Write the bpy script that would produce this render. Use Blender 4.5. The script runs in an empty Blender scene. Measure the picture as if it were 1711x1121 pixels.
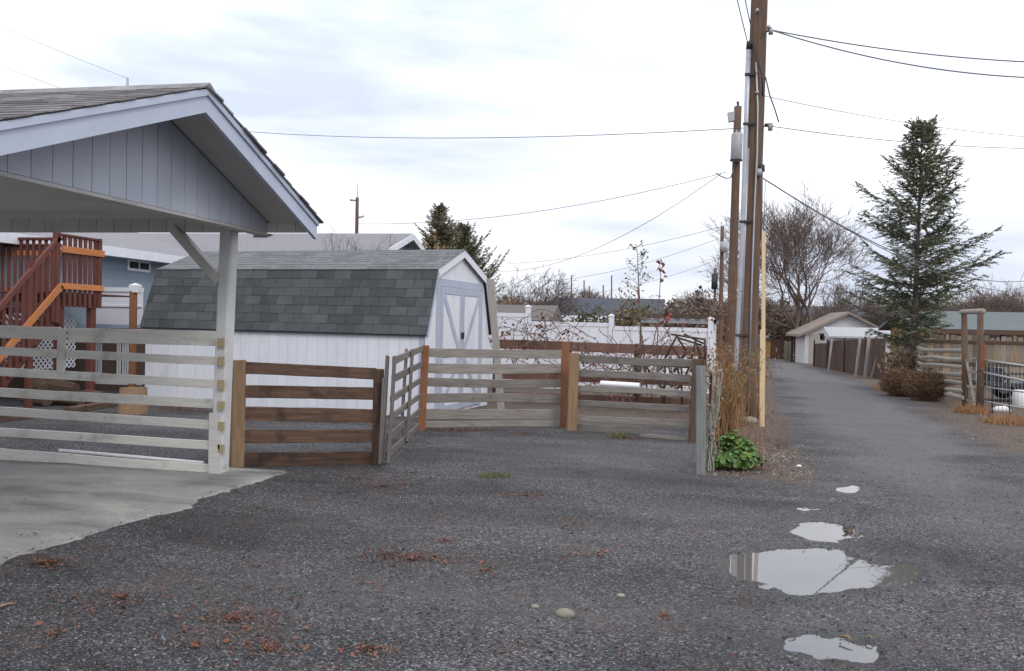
import bpy, math, random
import numpy as np
from mathutils import Vector, Matrix, noise as mnoise
random.seed(11); RNG = np.random.default_rng(7)
SC = bpy.context.scene; COL = SC.collection

# ---------------------------------------------------------------- camera
F_PX = 1381.0; CAM_H = 1.6
cam = bpy.data.cameras.new('camera'); CAM = bpy.data.objects.new('camera', cam); COL.objects.link(CAM)
CR = (Matrix.Rotation(math.radians(10.5), 4, 'Z') @ Matrix.Rotation(math.radians(89.0), 4, 'X')
      @ Matrix.Rotation(0.021, 4, 'Z'))
CAM.matrix_world = Matrix.Translation((0, 0, CAM_H)) @ CR
cam.sensor_width = 36.0; cam.lens = 36.0 * F_PX / 1711.0
cam.clip_start = 0.05; cam.clip_end = 3000
SC.camera = CAM
SC.render.resolution_x = 1024; SC.render.resolution_y = 671

# ---------------------------------------------------------------- sky
SUN_EL, SUN_AZ = 38.0, 142.0      # degrees; azimuth clockwise from +Y
world = bpy.data.worlds.new('World'); SC.world = world; world.use_nodes = True
nt = world.node_tree; nt.nodes.clear()
def WN(t, **k):
    n = nt.nodes.new(t)
    for a, b in k.items(): setattr(n, a, b)
    return n
w_out = WN('ShaderNodeOutputWorld'); w_bg = WN('ShaderNodeBackground'); w_bg.inputs['Strength'].default_value = 0.1
sky = WN('ShaderNodeTexSky', sky_type='NISHITA'); sky.sun_disc = False
sky.sun_elevation = math.radians(SUN_EL); sky.sun_rotation = math.radians(SUN_AZ)
tc = WN('ShaderNodeTexCoord')
mp = WN('ShaderNodeMapping'); mp.inputs['Scale'].default_value = (1.0, 1.0, 5.5); mp.inputs['Location'].default_value = (0.35, 0.2, 0.35)
nz = WN('ShaderNodeTexNoise'); nz.inputs['Scale'].default_value = 2.1; nz.inputs['Detail'].default_value = 5; nz.inputs['Roughness'].default_value = 0.5
nz.inputs['Distortion'].default_value = 0.25
rmp = WN('ShaderNodeValToRGB'); rmp.color_ramp.elements[0].position = 0.34; rmp.color_ramp.elements[1].position = 0.61
rmp.color_ramp.elements[0].color = (6.3, 7.0, 8.8, 1); rmp.color_ramp.elements[1].color = (11.5, 11.6, 12.0, 1)
sep = WN('ShaderNodeSeparateXYZ')
grd = WN('ShaderNodeMapRange'); grd.inputs['From Min'].default_value = 0.02; grd.inputs['From Max'].default_value = 0.45
grd.inputs['To Min'].default_value = 0.92; grd.inputs['To Max'].default_value = 1.40
mul = WN('ShaderNodeVectorMath', operation='SCALE')
mix = WN('ShaderNodeMix', data_type='RGBA'); mix.inputs['Factor'].default_value = 0.93
L = nt.links.new
L(tc.outputs['Generated'], mp.inputs['Vector']); L(mp.outputs['Vector'], nz.inputs['Vector'])
L(nz.outputs['Fac'], rmp.inputs['Fac']); L(tc.outputs['Generated'], sep.inputs[0]); L(sep.outputs['Z'], grd.inputs['Value'])
L(rmp.outputs['Color'], mul.inputs[0]); L(grd.outputs['Result'], mul.inputs['Scale'])
L(sky.outputs['Color'], mix.inputs['A']); L(mul.outputs['Vector'], mix.inputs['B'])
L(mix.outputs['Result'], w_bg.inputs['Color']); L(w_bg.outputs['Background'], w_out.inputs['Surface'])

# ---------------------------------------------------------------- sun and exposure
sl = bpy.data.lights.new('sun', 'SUN'); sl.energy = 0.9; sl.angle = math.radians(14); sl.color = (1.0, 0.96, 0.9)
SUN = bpy.data.objects.new('sun', sl); COL.objects.link(SUN); SUN.location = (0, -20, 30)
_e, _a = math.radians(SUN_EL), math.radians(SUN_AZ)
SUN.rotation_euler = Vector((-math.sin(_a) * math.cos(_e), -math.cos(_a) * math.cos(_e), -math.sin(_e))).to_track_quat('-Z', 'Y').to_euler()
SC.view_settings.view_transform = 'Standard'; SC.view_settings.look = 'None'
SC.view_settings.exposure = 0.12; SC.view_settings.gamma = 1.0; SC.view_settings.use_curve_mapping = False
SC.cycles.max_bounces = 6; SC.cycles.diffuse_bounces = 3; SC.cycles.glossy_bounces = 3; SC.cycles.transmission_bounces = 3
SC.cycles.transparent_max_bounces = 6

# ---------------------------------------------------------------- picture rays -> places
C0 = Vector((0, 0, CAM_H)); R3 = CR.to_3x3()
def terr(y):
    t = max(0.0, y - 9.0); t = t * t / (t + 4.0) if t > 0 else 0.0
    z = -0.0245 * t
    return z if z > -1.6 else -1.6 - 0.6 * (1 - math.exp((z + 1.6) / 0.6))
def ray(px, py): return R3 @ Vector((px - 855.5, -(py - 560.5), -F_PX))
def G(px, py):                                   # where the ray meets the ground
    d = ray(px, py); lo, hi = 0.0, None; k = 0.0005
    while k < 0.4:
        p = C0 + d * k
        if p.z < terr(p.y): hi = k; break
        lo = k; k *= 1.03
    if hi is None: hi = 0.4
    for _ in range(36):
        m = (lo + hi) / 2; p = C0 + d * m
        if p.z < terr(p.y): hi = m
        else: lo = m
    return C0 + d * hi
def PX(px, py, X): d = ray(px, py); return C0 + d * (X / d.x)
def PY(px, py, Y): d = ray(px, py); return C0 + d * (Y / d.y)
def V(px, py, A, B):                             # on the upright plane through A and B
    n = Vector((-(B[1] - A[1]), B[0] - A[0], 0)); d = ray(px, py)
    return C0 + d * (n.dot(Vector((A[0], A[1], 0))) / n.dot(d))
def depth(p): return -(R3.transposed() @ (Vector(p) - C0)).z

# ---------------------------------------------------------------- objects
WM = {}
def _fin(o, Mw, parent):
    COL.objects.link(o); WM[o.name] = Mw.copy()
    o.matrix_basis = Mw
    if parent is not None:
        o.parent = parent; o.matrix_parent_inverse = WM[parent.name].inverted()
    return o
def thing(name, label, cat, loc, group=None):
    o = bpy.data.objects.new(name, None); o.empty_display_size = 0.1
    _fin(o, Matrix.Translation(loc), None); return tag(o, label, cat, group)
def tag(o, label=None, cat=None, group=None, kind=None):
    if label: o['label'] = label
    if cat: o['category'] = cat
    if group: o['group'] = group
    if kind: o['kind'] = kind
    return o
def mesh(name, verts, faces, mat, parent=None, Mw=None, smooth=False):
    me = bpy.data.meshes.new(name); me.from_pydata([tuple(v) for v in verts], [], faces); me.update()
    if mat: me.materials.append(mat)
    if smooth: me.polygons.foreach_set('use_smooth', [True] * len(me.polygons))
    return _fin(bpy.data.objects.new(name, me), Mw or Matrix.Identity(4), parent)
def share(name, me, Mw, parent): return _fin(bpy.data.objects.new(name, me), Mw, parent)
def frame(A, B, up=(0, 0, 1)):
    A = Vector(A); B = Vector(B); x = (B - A).normalized(); z = Vector(up)
    y = z.cross(x)
    if y.length < 1e-4: y = Vector((0, 1, 0)).cross(x)
    y.normalize(); z = x.cross(y)
    Mx = Matrix((x, y, z)).transposed().to_4x4(); Mx.translation = A
    return Mx, (B - A).length
def board_data(Ln, h, t, seg=1, bow=0.0, rough=0.0, c=None):
    c = min(h, t) * 0.14 if c is None else c
    hh, tt = h / 2, t / 2
    sec = [(-tt + c, -hh), (tt - c, -hh), (tt, -hh + c), (tt, hh - c), (tt - c, hh), (-tt + c, hh), (-tt, hh - c), (-tt, -hh + c)]
    vs, fs = [], []
    s0 = random.uniform(0, 100)
    for i in range(seg + 1):
        f = i / seg; x = Ln * f
        oz = bow * math.sin(math.pi * f); oy = rough * mnoise.noise((s0, f * 3, 0))
        for k, (a, b) in enumerate(sec):
            r = rough * mnoise.noise((s0 + k * 5, f * seg * 0.7, 3))
            vs.append((x + (rough * mnoise.noise((s0, k, 9)) * 1.5 if i in (0, seg) else 0), a + oy, b + oz + r))
    for i in range(seg):
        for k in range(8):
            a = i * 8 + k; b = i * 8 + (k + 1) % 8
            fs.append((a, b, b + 8, a + 8))
    fs.append(tuple(range(7, -1, -1))); fs.append(tuple(range(seg * 8, seg * 8 + 8)))
    return vs, fs
def board(name, A, B, h, t, mat, parent=None, up=(0, 0, 1), seg=1, bow=0.0, rough=0.0, c=None):
    Mw, Ln = frame(A, B, up); vs, fs = board_data(Ln, h, t, seg, bow, rough, c)
    return mesh(name, vs, fs, mat, parent, Mw)
def box(name, lo, hi, mat, parent=None, Mw=None, c=0.0):
    x0, y0, z0 = lo; x1, y1, z1 = hi
    vs = [(x0, y0, z0), (x1, y0, z0), (x1, y1, z0), (x0, y1, z0), (x0, y0, z1), (x1, y0, z1), (x1, y1, z1), (x0, y1, z1)]
    fs = [(3, 2, 1, 0), (4, 5, 6, 7), (0, 1, 5, 4), (1, 2, 6, 5), (2, 3, 7, 6), (3, 0, 4, 7)]
    return mesh(name, vs, fs, mat, parent, Mw)
def prism(name, poly, ext, mat, parent=None, Mw=None):
    n = len(poly); e = Vector(ext); P = [Vector(p) for p in poly]
    vs = P + [p + e for p in P]
    fs = [tuple(range(n - 1, -1, -1)), tuple(range(n, 2 * n))] + [(i, (i + 1) % n, (i + 1) % n + n, i + n) for i in range(n)]
    return mesh(name, vs, fs, mat, parent, Mw)
def tube_data(pts, radii, sides=8, vs=None, fs=None, cap=True):
    vs = [] if vs is None else vs; fs = [] if fs is None else fs
    P = [Vector(p) for p in pts]; n = len(P); base = len(vs)
    if not hasattr(radii, '__len__'): radii = [radii] * n
    ref = None
    for i in range(n):
        d = (P[min(i + 1, n - 1)] - P[max(i - 1, 0)])
        if d.length < 1e-9: d = Vector((0, 0, 1))
        d.normalize()
        if ref is None:
            ref = d.orthogonal().normalized()
        ref = ref - d * ref.dot(d)
        if ref.length < 1e-6: ref = d.orthogonal()
        ref.normalize(); q = d.cross(ref)
        for k in range(sides):
            a = 2 * math.pi * k / sides
            vs.append(P[i] + (ref * math.cos(a) + q * math.sin(a)) * radii[i])
    for i in range(n - 1):
        for k in range(sides):
            a = base + i * sides + k; b = base + i * sides + (k + 1) % sides
            fs.append((a, b, b + sides, a + sides))
    if cap:
        fs.append(tuple(base + k for k in range(sides - 1, -1, -1)))
        fs.append(tuple(base + (n - 1) * sides + k for k in range(sides)))
    return vs, fs
def tube(name, pts, radii, mat, parent=None, sides=8, smooth=True):
    vs, fs = tube_data(pts, radii, sides); return mesh(name, vs, fs, mat, parent, smooth=smooth)
def np_mesh(name, verts, tris, mat, parent=None, cols=None, smooth=False, nper=3):
    verts = np.asarray(verts, np.float32).reshape(-1, 3); tris = np.asarray(tris, np.int32).reshape(-1, nper)
    me = bpy.data.meshes.new(name); me.vertices.add(len(verts)); me.vertices.foreach_set('co', verts.ravel())
    me.loops.add(tris.size); me.loops.foreach_set('vertex_index', tris.ravel())
    me.polygons.add(len(tris)); me.polygons.foreach_set('loop_start', np.arange(len(tris), dtype=np.int32) * nper)
    me.update(calc_edges=True)
    if cols is not None:
        at = me.color_attributes.new('tint', 'FLOAT_COLOR', 'POINT')
        c = np.ones((len(verts), 4), np.float32); c[:, :cols.shape[1]] = cols; at.data.foreach_set('color', c.ravel())
    me.materials.append(mat)
    if smooth: me.polygons.foreach_set('use_smooth', np.ones(len(tris), bool))
    return _fin(bpy.data.objects.new(name, me), Matrix.Identity(4), parent)

# ---------------------------------------------------------------- materials
def newmat(name):
    m = bpy.data.materials.new(name); m.use_nodes = True; n = m.node_tree.nodes; b = n['Principled BSDF']
    return m, n, m.node_tree.links.new, b
def ND(n, t, ins=None, **k):
    o = n.new(t)
    for a, v in k.items(): setattr(o, a, v)
    for a, v in (ins or {}).items(): o.inputs[a].default_value = v
    return o
def c4(c): return (c[0], c[1], c[2], 1)
def surf(name, c1, c2, rough=0.8, scale=6.0, stretch=(1, 1, 1), bump=0.15, var=0.12, detail=6, metal=0.0, dirt=None, dscale=2.0, dpos=(0.55, 0.75), spec=0.4, fine=0.0, dist=0.01):
    """two-tone noisy surface in object space; var = value spread between objects, dirt = third colour in blotches"""
    m, n, l, b = newmat(name)
    tcn = ND(n, 'ShaderNodeTexCoord'); oi = ND(n, 'ShaderNodeObjectInfo')
    add = ND(n, 'ShaderNodeVectorMath', operation='ADD')
    sc = ND(n, 'ShaderNodeVectorMath', {1: (37.0, 11.0, 23.0)}, operation='MULTIPLY')
    l(oi.outputs['Random'], sc.inputs[0]); l(tcn.outputs['Object'], add.inputs[0]); l(sc.outputs[0], add.inputs[1])
    mpn = ND(n, 'ShaderNodeMapping', {'Scale': stretch}); l(add.outputs[0], mpn.inputs['Vector'])
    nz1 = ND(n, 'ShaderNodeTexNoise', {'Scale': scale, 'Detail': detail, 'Roughness': 0.62}); l(mpn.outputs[0], nz1.inputs['Vector'])
    mr = ND(n, 'ShaderNodeMapRange', {'From Min': 0.3, 'From Max': 0.7}); l(nz1.outputs['Fac'], mr.inputs['Value'])
    mx = ND(n, 'ShaderNodeMix', {'A': c4(c1), 'B': c4(c2)}, data_type='RGBA'); l(mr.outputs[0], mx.inputs['Factor'])
    last = mx.outputs['Result']
    if dirt is not None:
        nd = ND(n, 'ShaderNodeTexNoise', {'Scale': dscale, 'Detail': 7, 'Roughness': 0.65}); l(add.outputs[0], nd.inputs['Vector'])
        md = ND(n, 'ShaderNodeMapRange', {'From Min': dpos[0], 'From Max': dpos[1]}); l(nd.outputs['Fac'], md.inputs['Value'])
        mx2 = ND(n, 'ShaderNodeMix', {'B': c4(dirt)}, data_type='RGBA'); l(md.outputs[0], mx2.inputs['Factor']); l(last, mx2.inputs['A'])
        last = mx2.outputs['Result']
    hsv = ND(n, 'ShaderNodeHueSaturation'); vr = ND(n, 'ShaderNodeMapRange', {'To Min': 1 - var, 'To Max': 1 + var})
    l(oi.outputs['Random'], vr.inputs['Value']); l(vr.outputs[0], hsv.inputs['Value']); l(last, hsv.inputs['Color'])
    l(hsv.outputs['Color'], b.inputs['Base Color'])
    b.inputs['Roughness'].default_value = rough; b.inputs['Metallic'].default_value = metal; b.inputs['Specular IOR Level'].default_value = spec
    if bump:
        bp = ND(n, 'ShaderNodeBump', {'Strength': bump, 'Distance': dist}); l(nz1.outputs['Fac'], bp.inputs['Height'])
        if fine:
            nf = ND(n, 'ShaderNodeTexNoise', {'Scale': fine, 'Detail': 3}); l(add.outputs[0], nf.inputs['Vector'])
            bp2 = ND(n, 'ShaderNodeBump', {'Strength': 0.3, 'Distance': 0.004}); l(nf.outputs['Fac'], bp2.inputs['Height']); l(bp.outputs[0], bp2.inputs['Normal']); bp = bp2
        l(bp.outputs[0], b.inputs['Normal'])
    return m
def wood(name, c1, c2, **k):
    k.setdefault('stretch', (1.2, 16, 16)); k.setdefault('scale', 2.6); k.setdefault('bump', 0.35); k.setdefault('rough', 0.85); k.setdefault('var', 0.18)
    return surf(name, c1, c2, **k)
def vcol(name, rough=0.9, bump=0.0, spec=0.3, trans=0.0, var=0.0):
    m, n, l, b = newmat(name); a = ND(n, 'ShaderNodeVertexColor', layer_name='tint')
    last = a.outputs['Color']
    if var:
        tcn = ND(n, 'ShaderNodeTexCoord'); nzv = ND(n, 'ShaderNodeTexNoise', {'Scale': var, 'Detail': 4}); l(tcn.outputs['Object'], nzv.inputs['Vector'])
        mr = ND(n, 'ShaderNodeMapRange', {'To Min': 0.6, 'To Max': 1.4}); l(nzv.outputs['Fac'], mr.inputs['Value'])
        h = ND(n, 'ShaderNodeHueSaturation'); l(last, h.inputs['Color']); l(mr.outputs[0], h.inputs['Value']); last = h.outputs['Color']
    l(last, b.inputs['Base Color']); b.inputs['Roughness'].default_value = rough; b.inputs['Specular IOR Level'].default_value = spec
    return m
MT = dict(
    white_paint=surf('white_paint', (.74, .75, .79), (.66, .67, .71), rough=.6, scale=5, bump=.08, var=.03, dirt=(.5, .49, .47), dscale=1.3, dpos=(.6, .85), stretch=(1, 1, .4)),
    old_white=wood('old_white', (.61, .595, .555), (.49, .475, .44), dirt=(.28, .25, .21), dscale=3.2, dpos=(.54, .74), var=.07, bump=.25),
    post_white=surf('post_white', (.60, .60, .60), (.50, .50, .49), rough=.7, scale=4, bump=.1, var=.05, dirt=(.40, .35, .27), dscale=4, dpos=(.6, .72)),
    bare_patch=wood('bare_patch', (.42, .33, .19), (.30, .24, .15), var=.1),
    blue_trim=surf('blue_trim', (.50, .54, .64), (.45, .49, .58), rough=.55, scale=4, bump=.06, var=.03, dirt=(.28, .30, .34), dscale=5, dpos=(.66, .78)),
    blue_siding=surf('blue_siding', (.50, .525, .59), (.44, .465, .53), rough=.65, scale=4, stretch=(1, 1, .3), bump=.12, var=.035, fine=60),
    soffit=surf('soffit', (.55, .535, .515), (.47, .46, .445), rough=.7, scale=2, bump=.05, var=.05, dirt=(.30, .28, .26), dscale=1.2, dpos=(.55, .8)),
    shed_trim=surf('shed_trim', (.44, .475, .56), (.38, .41, .49), rough=.6, scale=6, bump=.08, var=.04),
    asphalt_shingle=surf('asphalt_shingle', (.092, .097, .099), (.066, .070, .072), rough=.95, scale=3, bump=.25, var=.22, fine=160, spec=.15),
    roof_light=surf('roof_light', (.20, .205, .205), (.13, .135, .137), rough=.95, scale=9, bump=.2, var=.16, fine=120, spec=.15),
    carport_shingle=surf('carport_shingle', (.30, .285, .28), (.13, .122, .122), rough=.95, scale=4, bump=.3, var=.35, fine=120, spec=.15),
    house_roof=surf('house_roof', (.31, .30, .31), (.21, .205, .215), rough=.95, scale=12, stretch=(1, 1, 3), bump=.2, var=.06, fine=60, spec=.15),
    house_wall=surf('house_wall', (.25, .305, .36), (.22, .27, .325), rough=.7, scale=3, bump=.05, var=.04),
    vinyl=surf('vinyl', (.76, .76, .80), (.70, .70, .74), rough=.4, scale=2, bump=.02, var=.02, dirt=(.55, .54, .52), dscale=2, dpos=(.62, .85)),
    red_stain=wood('red_stain', (.15, .050, .036), (.085, .030, .023), var=.2),
    new_wood=wood('new_wood', (.58, .22, .075), (.45, .165, .06), var=.08),
    brown_wood=wood('brown_wood', (.155, .090, .058), (.055, .034, .025), var=.28, dirt=(.042, .027, .021), dscale=5, dpos=(.5, .68)),
    dark_wood=wood('dark_wood', (.12, .075, .05), (.055, .037, .028), var=.2),
    tan_post=wood('tan_post', (.33, .215, .125), (.20, .13, .078), var=.08),
    orange_post=wood('orange_post', (.26, .115, .055), (.16, .070, .036), var=.1),
    faded_brown=wood('faded_brown', (.24, .135, .098), (.13, .074, .056), var=.15),
    grey_rail=wood('grey_rail', (.29, .265, .235), (.165, .145, .125), var=.22, dirt=(.13, .10, .08), dscale=3, dpos=(.55, .75)),
    gate_wood=wood('gate_wood', (.19, .165, .145), (.105, .088, .076), var=.2),
    grey_post=wood('grey_post', (.24, .25, .235), (.15, .155, .145), var=.08),
    pale_board=wood('pale_board', (.40, .38, .34), (.30, .28, .245), var=.08),
    stake=wood('stake', (.74, .56, .34), (.66, .48, .28), var=.03, bump=.1),
    pole_wood=surf('pole_wood', (.17, .105, .07), (.085, .055, .04), rough=.9, scale=3, stretch=(9, 9, .5), bump=.5, var=.12, dirt=(.20, .135, .095), dscale=1.2),
    fence_dark=wood('fence_dark', (.11, .060, .042), (.052, .030, .023), var=.35),
    picket=wood('picket', (.26, .235, .20), (.15, .125, .105), var=.4),
    logs=wood('logs', (.36, .32, .27), (.22, .19, .155), var=.2, stretch=(1.5, 9, 9)),
    steel=surf('steel', (.46, .47, .49), (.36, .37, .39), rough=.45, scale=5, bump=.03, metal=.6, var=.08),
    grey_metal=surf('grey_metal', (.42, .42, .42), (.34, .34, .34), rough=.5, scale=4, bump=.04, metal=.2, var=.08, dirt=(.36, .24, .14), dscale=2.2, dpos=(.6, .72)),
    dark_metal=surf('dark_metal', (.06, .06, .065), (.04, .04, .042), rough=.6, scale=6, bump=.05, metal=.3),
    rust=surf('rust', (.085, .048, .032), (.05, .033, .027), rough=.85, scale=20, bump=.2, var=.1),
    wire=surf('wire', (.17, .17, .18), (.14, .14, .15), rough=.7, bump=0),
    glass=surf('glass', (.03, .032, .035), (.02, .022, .025), rough=.08, bump=0, spec=.6),
    white_plastic=surf('white_plastic', (.78, .78, .78), (.72, .72, .72), rough=.4, bump=.02),
    stone=surf('stone', (.30, .27, .21), (.22, .20, .16), rough=.8, scale=14, bump=.15, var=.2),
    bark=surf('bark', (.17, .135, .115), (.10, .08, .07), rough=.95, scale=6, stretch=(1, 1, .3), bump=.4),
    far_bark=surf('far_bark', (.17, .125, .105), (.12, .09, .078), rough=.95, scale=4, bump=0),
    leaf=vcol('leaf', rough=.6), needles=vcol('needles', rough=.7), litter=vcol('litter', rough=.75), gravel_stone=vcol('gravel_stone', rough=.8, spec=.35),
    straw=vcol('straw', rough=.8), twig=surf('twig', (.20, .13, .10), (.13, .085, .07), rough=.9, bump=0),
    tan_wall=surf('tan_wall', (.46, .27, .12), (.38, .215, .095), rough=.8, scale=8, stretch=(1, 1, 6), bump=.1),
    green_roof=surf('green_roof', (.135, .155, .15), (.10, .12, .118), rough=.95, scale=10, bump=.1),
    garage_wall=surf('garage_wall', (.58, .57, .58), (.50, .49, .50), rough=.7, scale=2, bump=.02),
    garage_roof=surf('garage_roof', (.26, .21, .175), (.20, .165, .14), rough=.95, scale=10, bump=.1),
    teal_metal=surf('teal_metal', (.16, .20, .21), (.12, .155, .165), rough=.5, scale=3, bump=.03),
    brown_roof=surf('brown_roof', (.16, .14, .13), (.11, .10, .095), rough=.95, scale=8, bump=.1),
    dark_roof=surf('dark_roof', (.075, .08, .10), (.055, .06, .075), rough=.95, scale=6, bump=.1),
    black_rubber=surf('black_rubber', (.02, .02, .02), (.03, .03, .03), rough=.8, bump=0),
)
# concrete
m, n, l, b = newmat('concrete'); MT['concrete'] = m
tcn = ND(n, 'ShaderNodeTexCoord')
mpn = ND(n, 'ShaderNodeMapping', {'Scale': (.55, 1.5, 1)}); l(tcn.outputs['Object'], mpn.inputs['Vector'])
n1 = ND(n, 'ShaderNodeTexNoise', {'Scale': 1.5, 'Detail': 9, 'Roughness': .66, 'Distortion': .4}); l(mpn.outputs[0], n1.inputs['Vector'])
rp = ND(n, 'ShaderNodeValToRGB'); e = rp.color_ramp.elements
e[0].position = .36; e[0].color = (.10, .102, .094, 1); e[1].position = .64; e[1].color = (.35, .342, .305, 1)
x_ = e.new(.47); x_.color = (.225, .224, .203, 1); l(n1.outputs['Fac'], rp.inputs['Fac'])
n2 = ND(n, 'ShaderNodeTexNoise', {'Scale': 45, 'Detail': 5}); l(tcn.outputs['Object'], n2.inputs['Vector'])
mr = ND(n, 'ShaderNodeMapRange', {'From Min': .3, 'From Max': .7, 'To Min': .82, 'To Max': 1.15}); l(n2.outputs['Fac'], mr.inputs['Value'])
hs = ND(n, 'ShaderNodeHueSaturation'); l(rp.outputs['Color'], hs.inputs['Color']); l(mr.outputs[0], hs.inputs['Value'])
l(hs.outputs['Color'], b.inputs['Base Color'])
rr = ND(n, 'ShaderNodeMapRange', {'From Min': .35, 'From Max': .6, 'To Min': .38, 'To Max': .75}); l(n1.outputs['Fac'], rr.inputs['Value']); l(rr.outputs[0], b.inputs['Roughness'])
bp = ND(n, 'ShaderNodeBump', {'Strength': .25, 'Distance': .004}); l(n2.outputs['Fac'], bp.inputs['Height']); l(bp.outputs[0], b.inputs['Normal'])
# gravel ground: tint attribute r = alley, g = dirt, b = wet
m, n, l, b = newmat('gravel'); MT['gravel'] = m
tcn = ND(n, 'ShaderNodeTexCoord'); vc = ND(n, 'ShaderNodeVertexColor', layer_name='tint'); sp = ND(n, 'ShaderNodeSeparateColor'); l(vc.outputs['Color'], sp.inputs[0])
vo = ND(n, 'ShaderNodeTexVoronoi', {'Scale': 95.0, 'Randomness': 1.0}); l(tcn.outputs['Object'], vo.inputs['Vector'])
vo2 = ND(n, 'ShaderNodeTexVoronoi', {'Scale': 150.0}); l(tcn.outputs['Object'], vo2.inputs['Vector'])
sv = ND(n, 'ShaderNodeSeparateColor'); l(vo.outputs['Color'], sv.inputs[0])
rp = ND(n, 'ShaderNodeValToRGB'); e = rp.color_ramp.elements
e[0].position = 0; e[0].color = (.024, .024, .025, 1); e[1].position = 1; e[1].color = (.32, .315, .31, 1)
for p_, c_ in ((.42, (.047, .047, .049, 1)), (.72, (.092, .091, .094, 1)), (.92, (.165, .163, .163, 1))): x_ = e.new(p_); x_.color = c_
l(sv.outputs[0], rp.inputs['Fac'])
bmp_ = ND(n, 'ShaderNodeMapping', {'Scale': (.55, 1.25, 1), 'Rotation': (0, 0, .35)}); l(tcn.outputs['Object'], bmp_.inputs['Vector'])
big = ND(n, 'ShaderNodeTexNoise', {'Scale': .9, 'Detail': 7, 'Roughness': .62, 'Distortion': .6}); l(bmp_.outputs[0], big.inputs['Vector'])
bm_ = ND(n, 'ShaderNodeMapRange', {'From Min': .3, 'From Max': .7, 'To Min': .42, 'To Max': 1.55}); l(big.outputs['Fac'], bm_.inputs['Value'])
hs = ND(n, 'ShaderNodeHueSaturation'); l(rp.outputs['Color'], hs.inputs['Color']); l(bm_.outputs[0], hs.inputs['Value'])
red = ND(n, 'ShaderNodeTexNoise', {'Scale': 2.1, 'Detail': 8, 'Roughness': .7}); l(tcn.outputs['Object'], red.inputs['Vector'])
rm = ND(n, 'ShaderNodeMapRange', {'From Min': .5, 'From Max': .72, 'To Max': .55}); l(red.outputs['Fac'], rm.inputs['Value'])
mxr = ND(n, 'ShaderNodeMix', {'B': (.10, .050, .040, 1)}, data_type='RGBA'); l(hs.outputs['Color'], mxr.inputs['A']); l(rm.outputs[0], mxr.inputs['Factor'])
aln = ND(n, 'ShaderNodeTexNoise', {'Scale': 1.6, 'Detail': 9, 'Roughness': .7}); l(tcn.outputs['Object'], aln.inputs['Vector'])
alc = ND(n, 'ShaderNodeMix', {'A': (.098, .092, .088, 1), 'B': (.21, .20, .192, 1)}, data_type='RGBA'); l(aln.outputs['Fac'], alc.inputs['Factor'])
alf = ND(n, 'ShaderNodeMath', operation='MULTIPLY'); alf.inputs[1].default_value = .75; l(sp.outputs[0], alf.inputs[0])
mxa = ND(n, 'ShaderNodeMix', data_type='RGBA'); l(mxr.outputs['Result'], mxa.inputs['A']); l(alc.outputs['Result'], mxa.inputs['B']); l(alf.outputs[0], mxa.inputs['Factor'])
dn = ND(n, 'ShaderNodeTexNoise', {'Scale': 7, 'Detail': 9, 'Roughness': .75}); l(tcn.outputs['Object'], dn.inputs['Vector'])
dmr = ND(n, 'ShaderNodeMapRange', {'From Min': .3, 'From Max': .7}); l(dn.outputs['Fac'], dmr.inputs['Value'])
dc = ND(n, 'ShaderNodeMix', {'A': (.060, .043, .034, 1), 'B': (.19, .135, .10, 1)}, data_type='RGBA'); l(dmr.outputs[0], dc.inputs['Factor'])
mxd = ND(n, 'ShaderNodeMix', data_type='RGBA'); l(mxa.outputs['Result'], mxd.inputs['A']); l(dc.outputs['Result'], mxd.inputs['B']); l(sp.outputs[1], mxd.inputs['Factor'])
wt = ND(n, 'ShaderNodeMapRange', {'To Min': 1.0, 'To Max': .5}); l(sp.outputs[2], wt.inputs['Value'])
hw = ND(n, 'ShaderNodeHueSaturation'); l(mxd.outputs['Result'], hw.inputs['Color']); l(wt.outputs[0], hw.inputs['Value']); l(hw.outputs['Color'], b.inputs['Base Color'])
wr = ND(n, 'ShaderNodeMapRange', {'To Min': .82, 'To Max': .25}); l(sp.outputs[2], wr.inputs['Value']); l(wr.outputs[0], b.inputs['Roughness'])
b.inputs['Specular IOR Level'].default_value = .35
b1 = ND(n, 'ShaderNodeBump', {'Strength': .85, 'Distance': .012}, invert=True); l(vo.outputs['Distance'], b1.inputs['Height'])
b2 = ND(n, 'ShaderNodeBump', {'Strength': .5, 'Distance': .005}, invert=True); l(vo2.outputs['Distance'], b2.inputs['Height']); l(b1.outputs[0], b2.inputs['Normal']); l(b2.outputs[0], b.inputs['Normal'])
# puddle water
m, n, l, b = newmat('puddle_water'); MT['water'] = m
b.inputs['Base Color'].default_value = (.12, .115, .105, 1); b.inputs['Roughness'].default_value = .015; b.inputs['IOR'].default_value = 1.65; b.inputs['Specular IOR Level'].default_value = .75
tcn = ND(n, 'ShaderNodeTexCoord'); wn = ND(n, 'ShaderNodeTexNoise', {'Scale': 9, 'Detail': 2}); l(tcn.outputs['Object'], wn.inputs['Vector'])
bp = ND(n, 'ShaderNodeBump', {'Strength': .01, 'Distance': .01}); l(wn.outputs['Fac'], bp.inputs['Height']); l(bp.outputs[0], b.inputs['Normal'])

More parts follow.
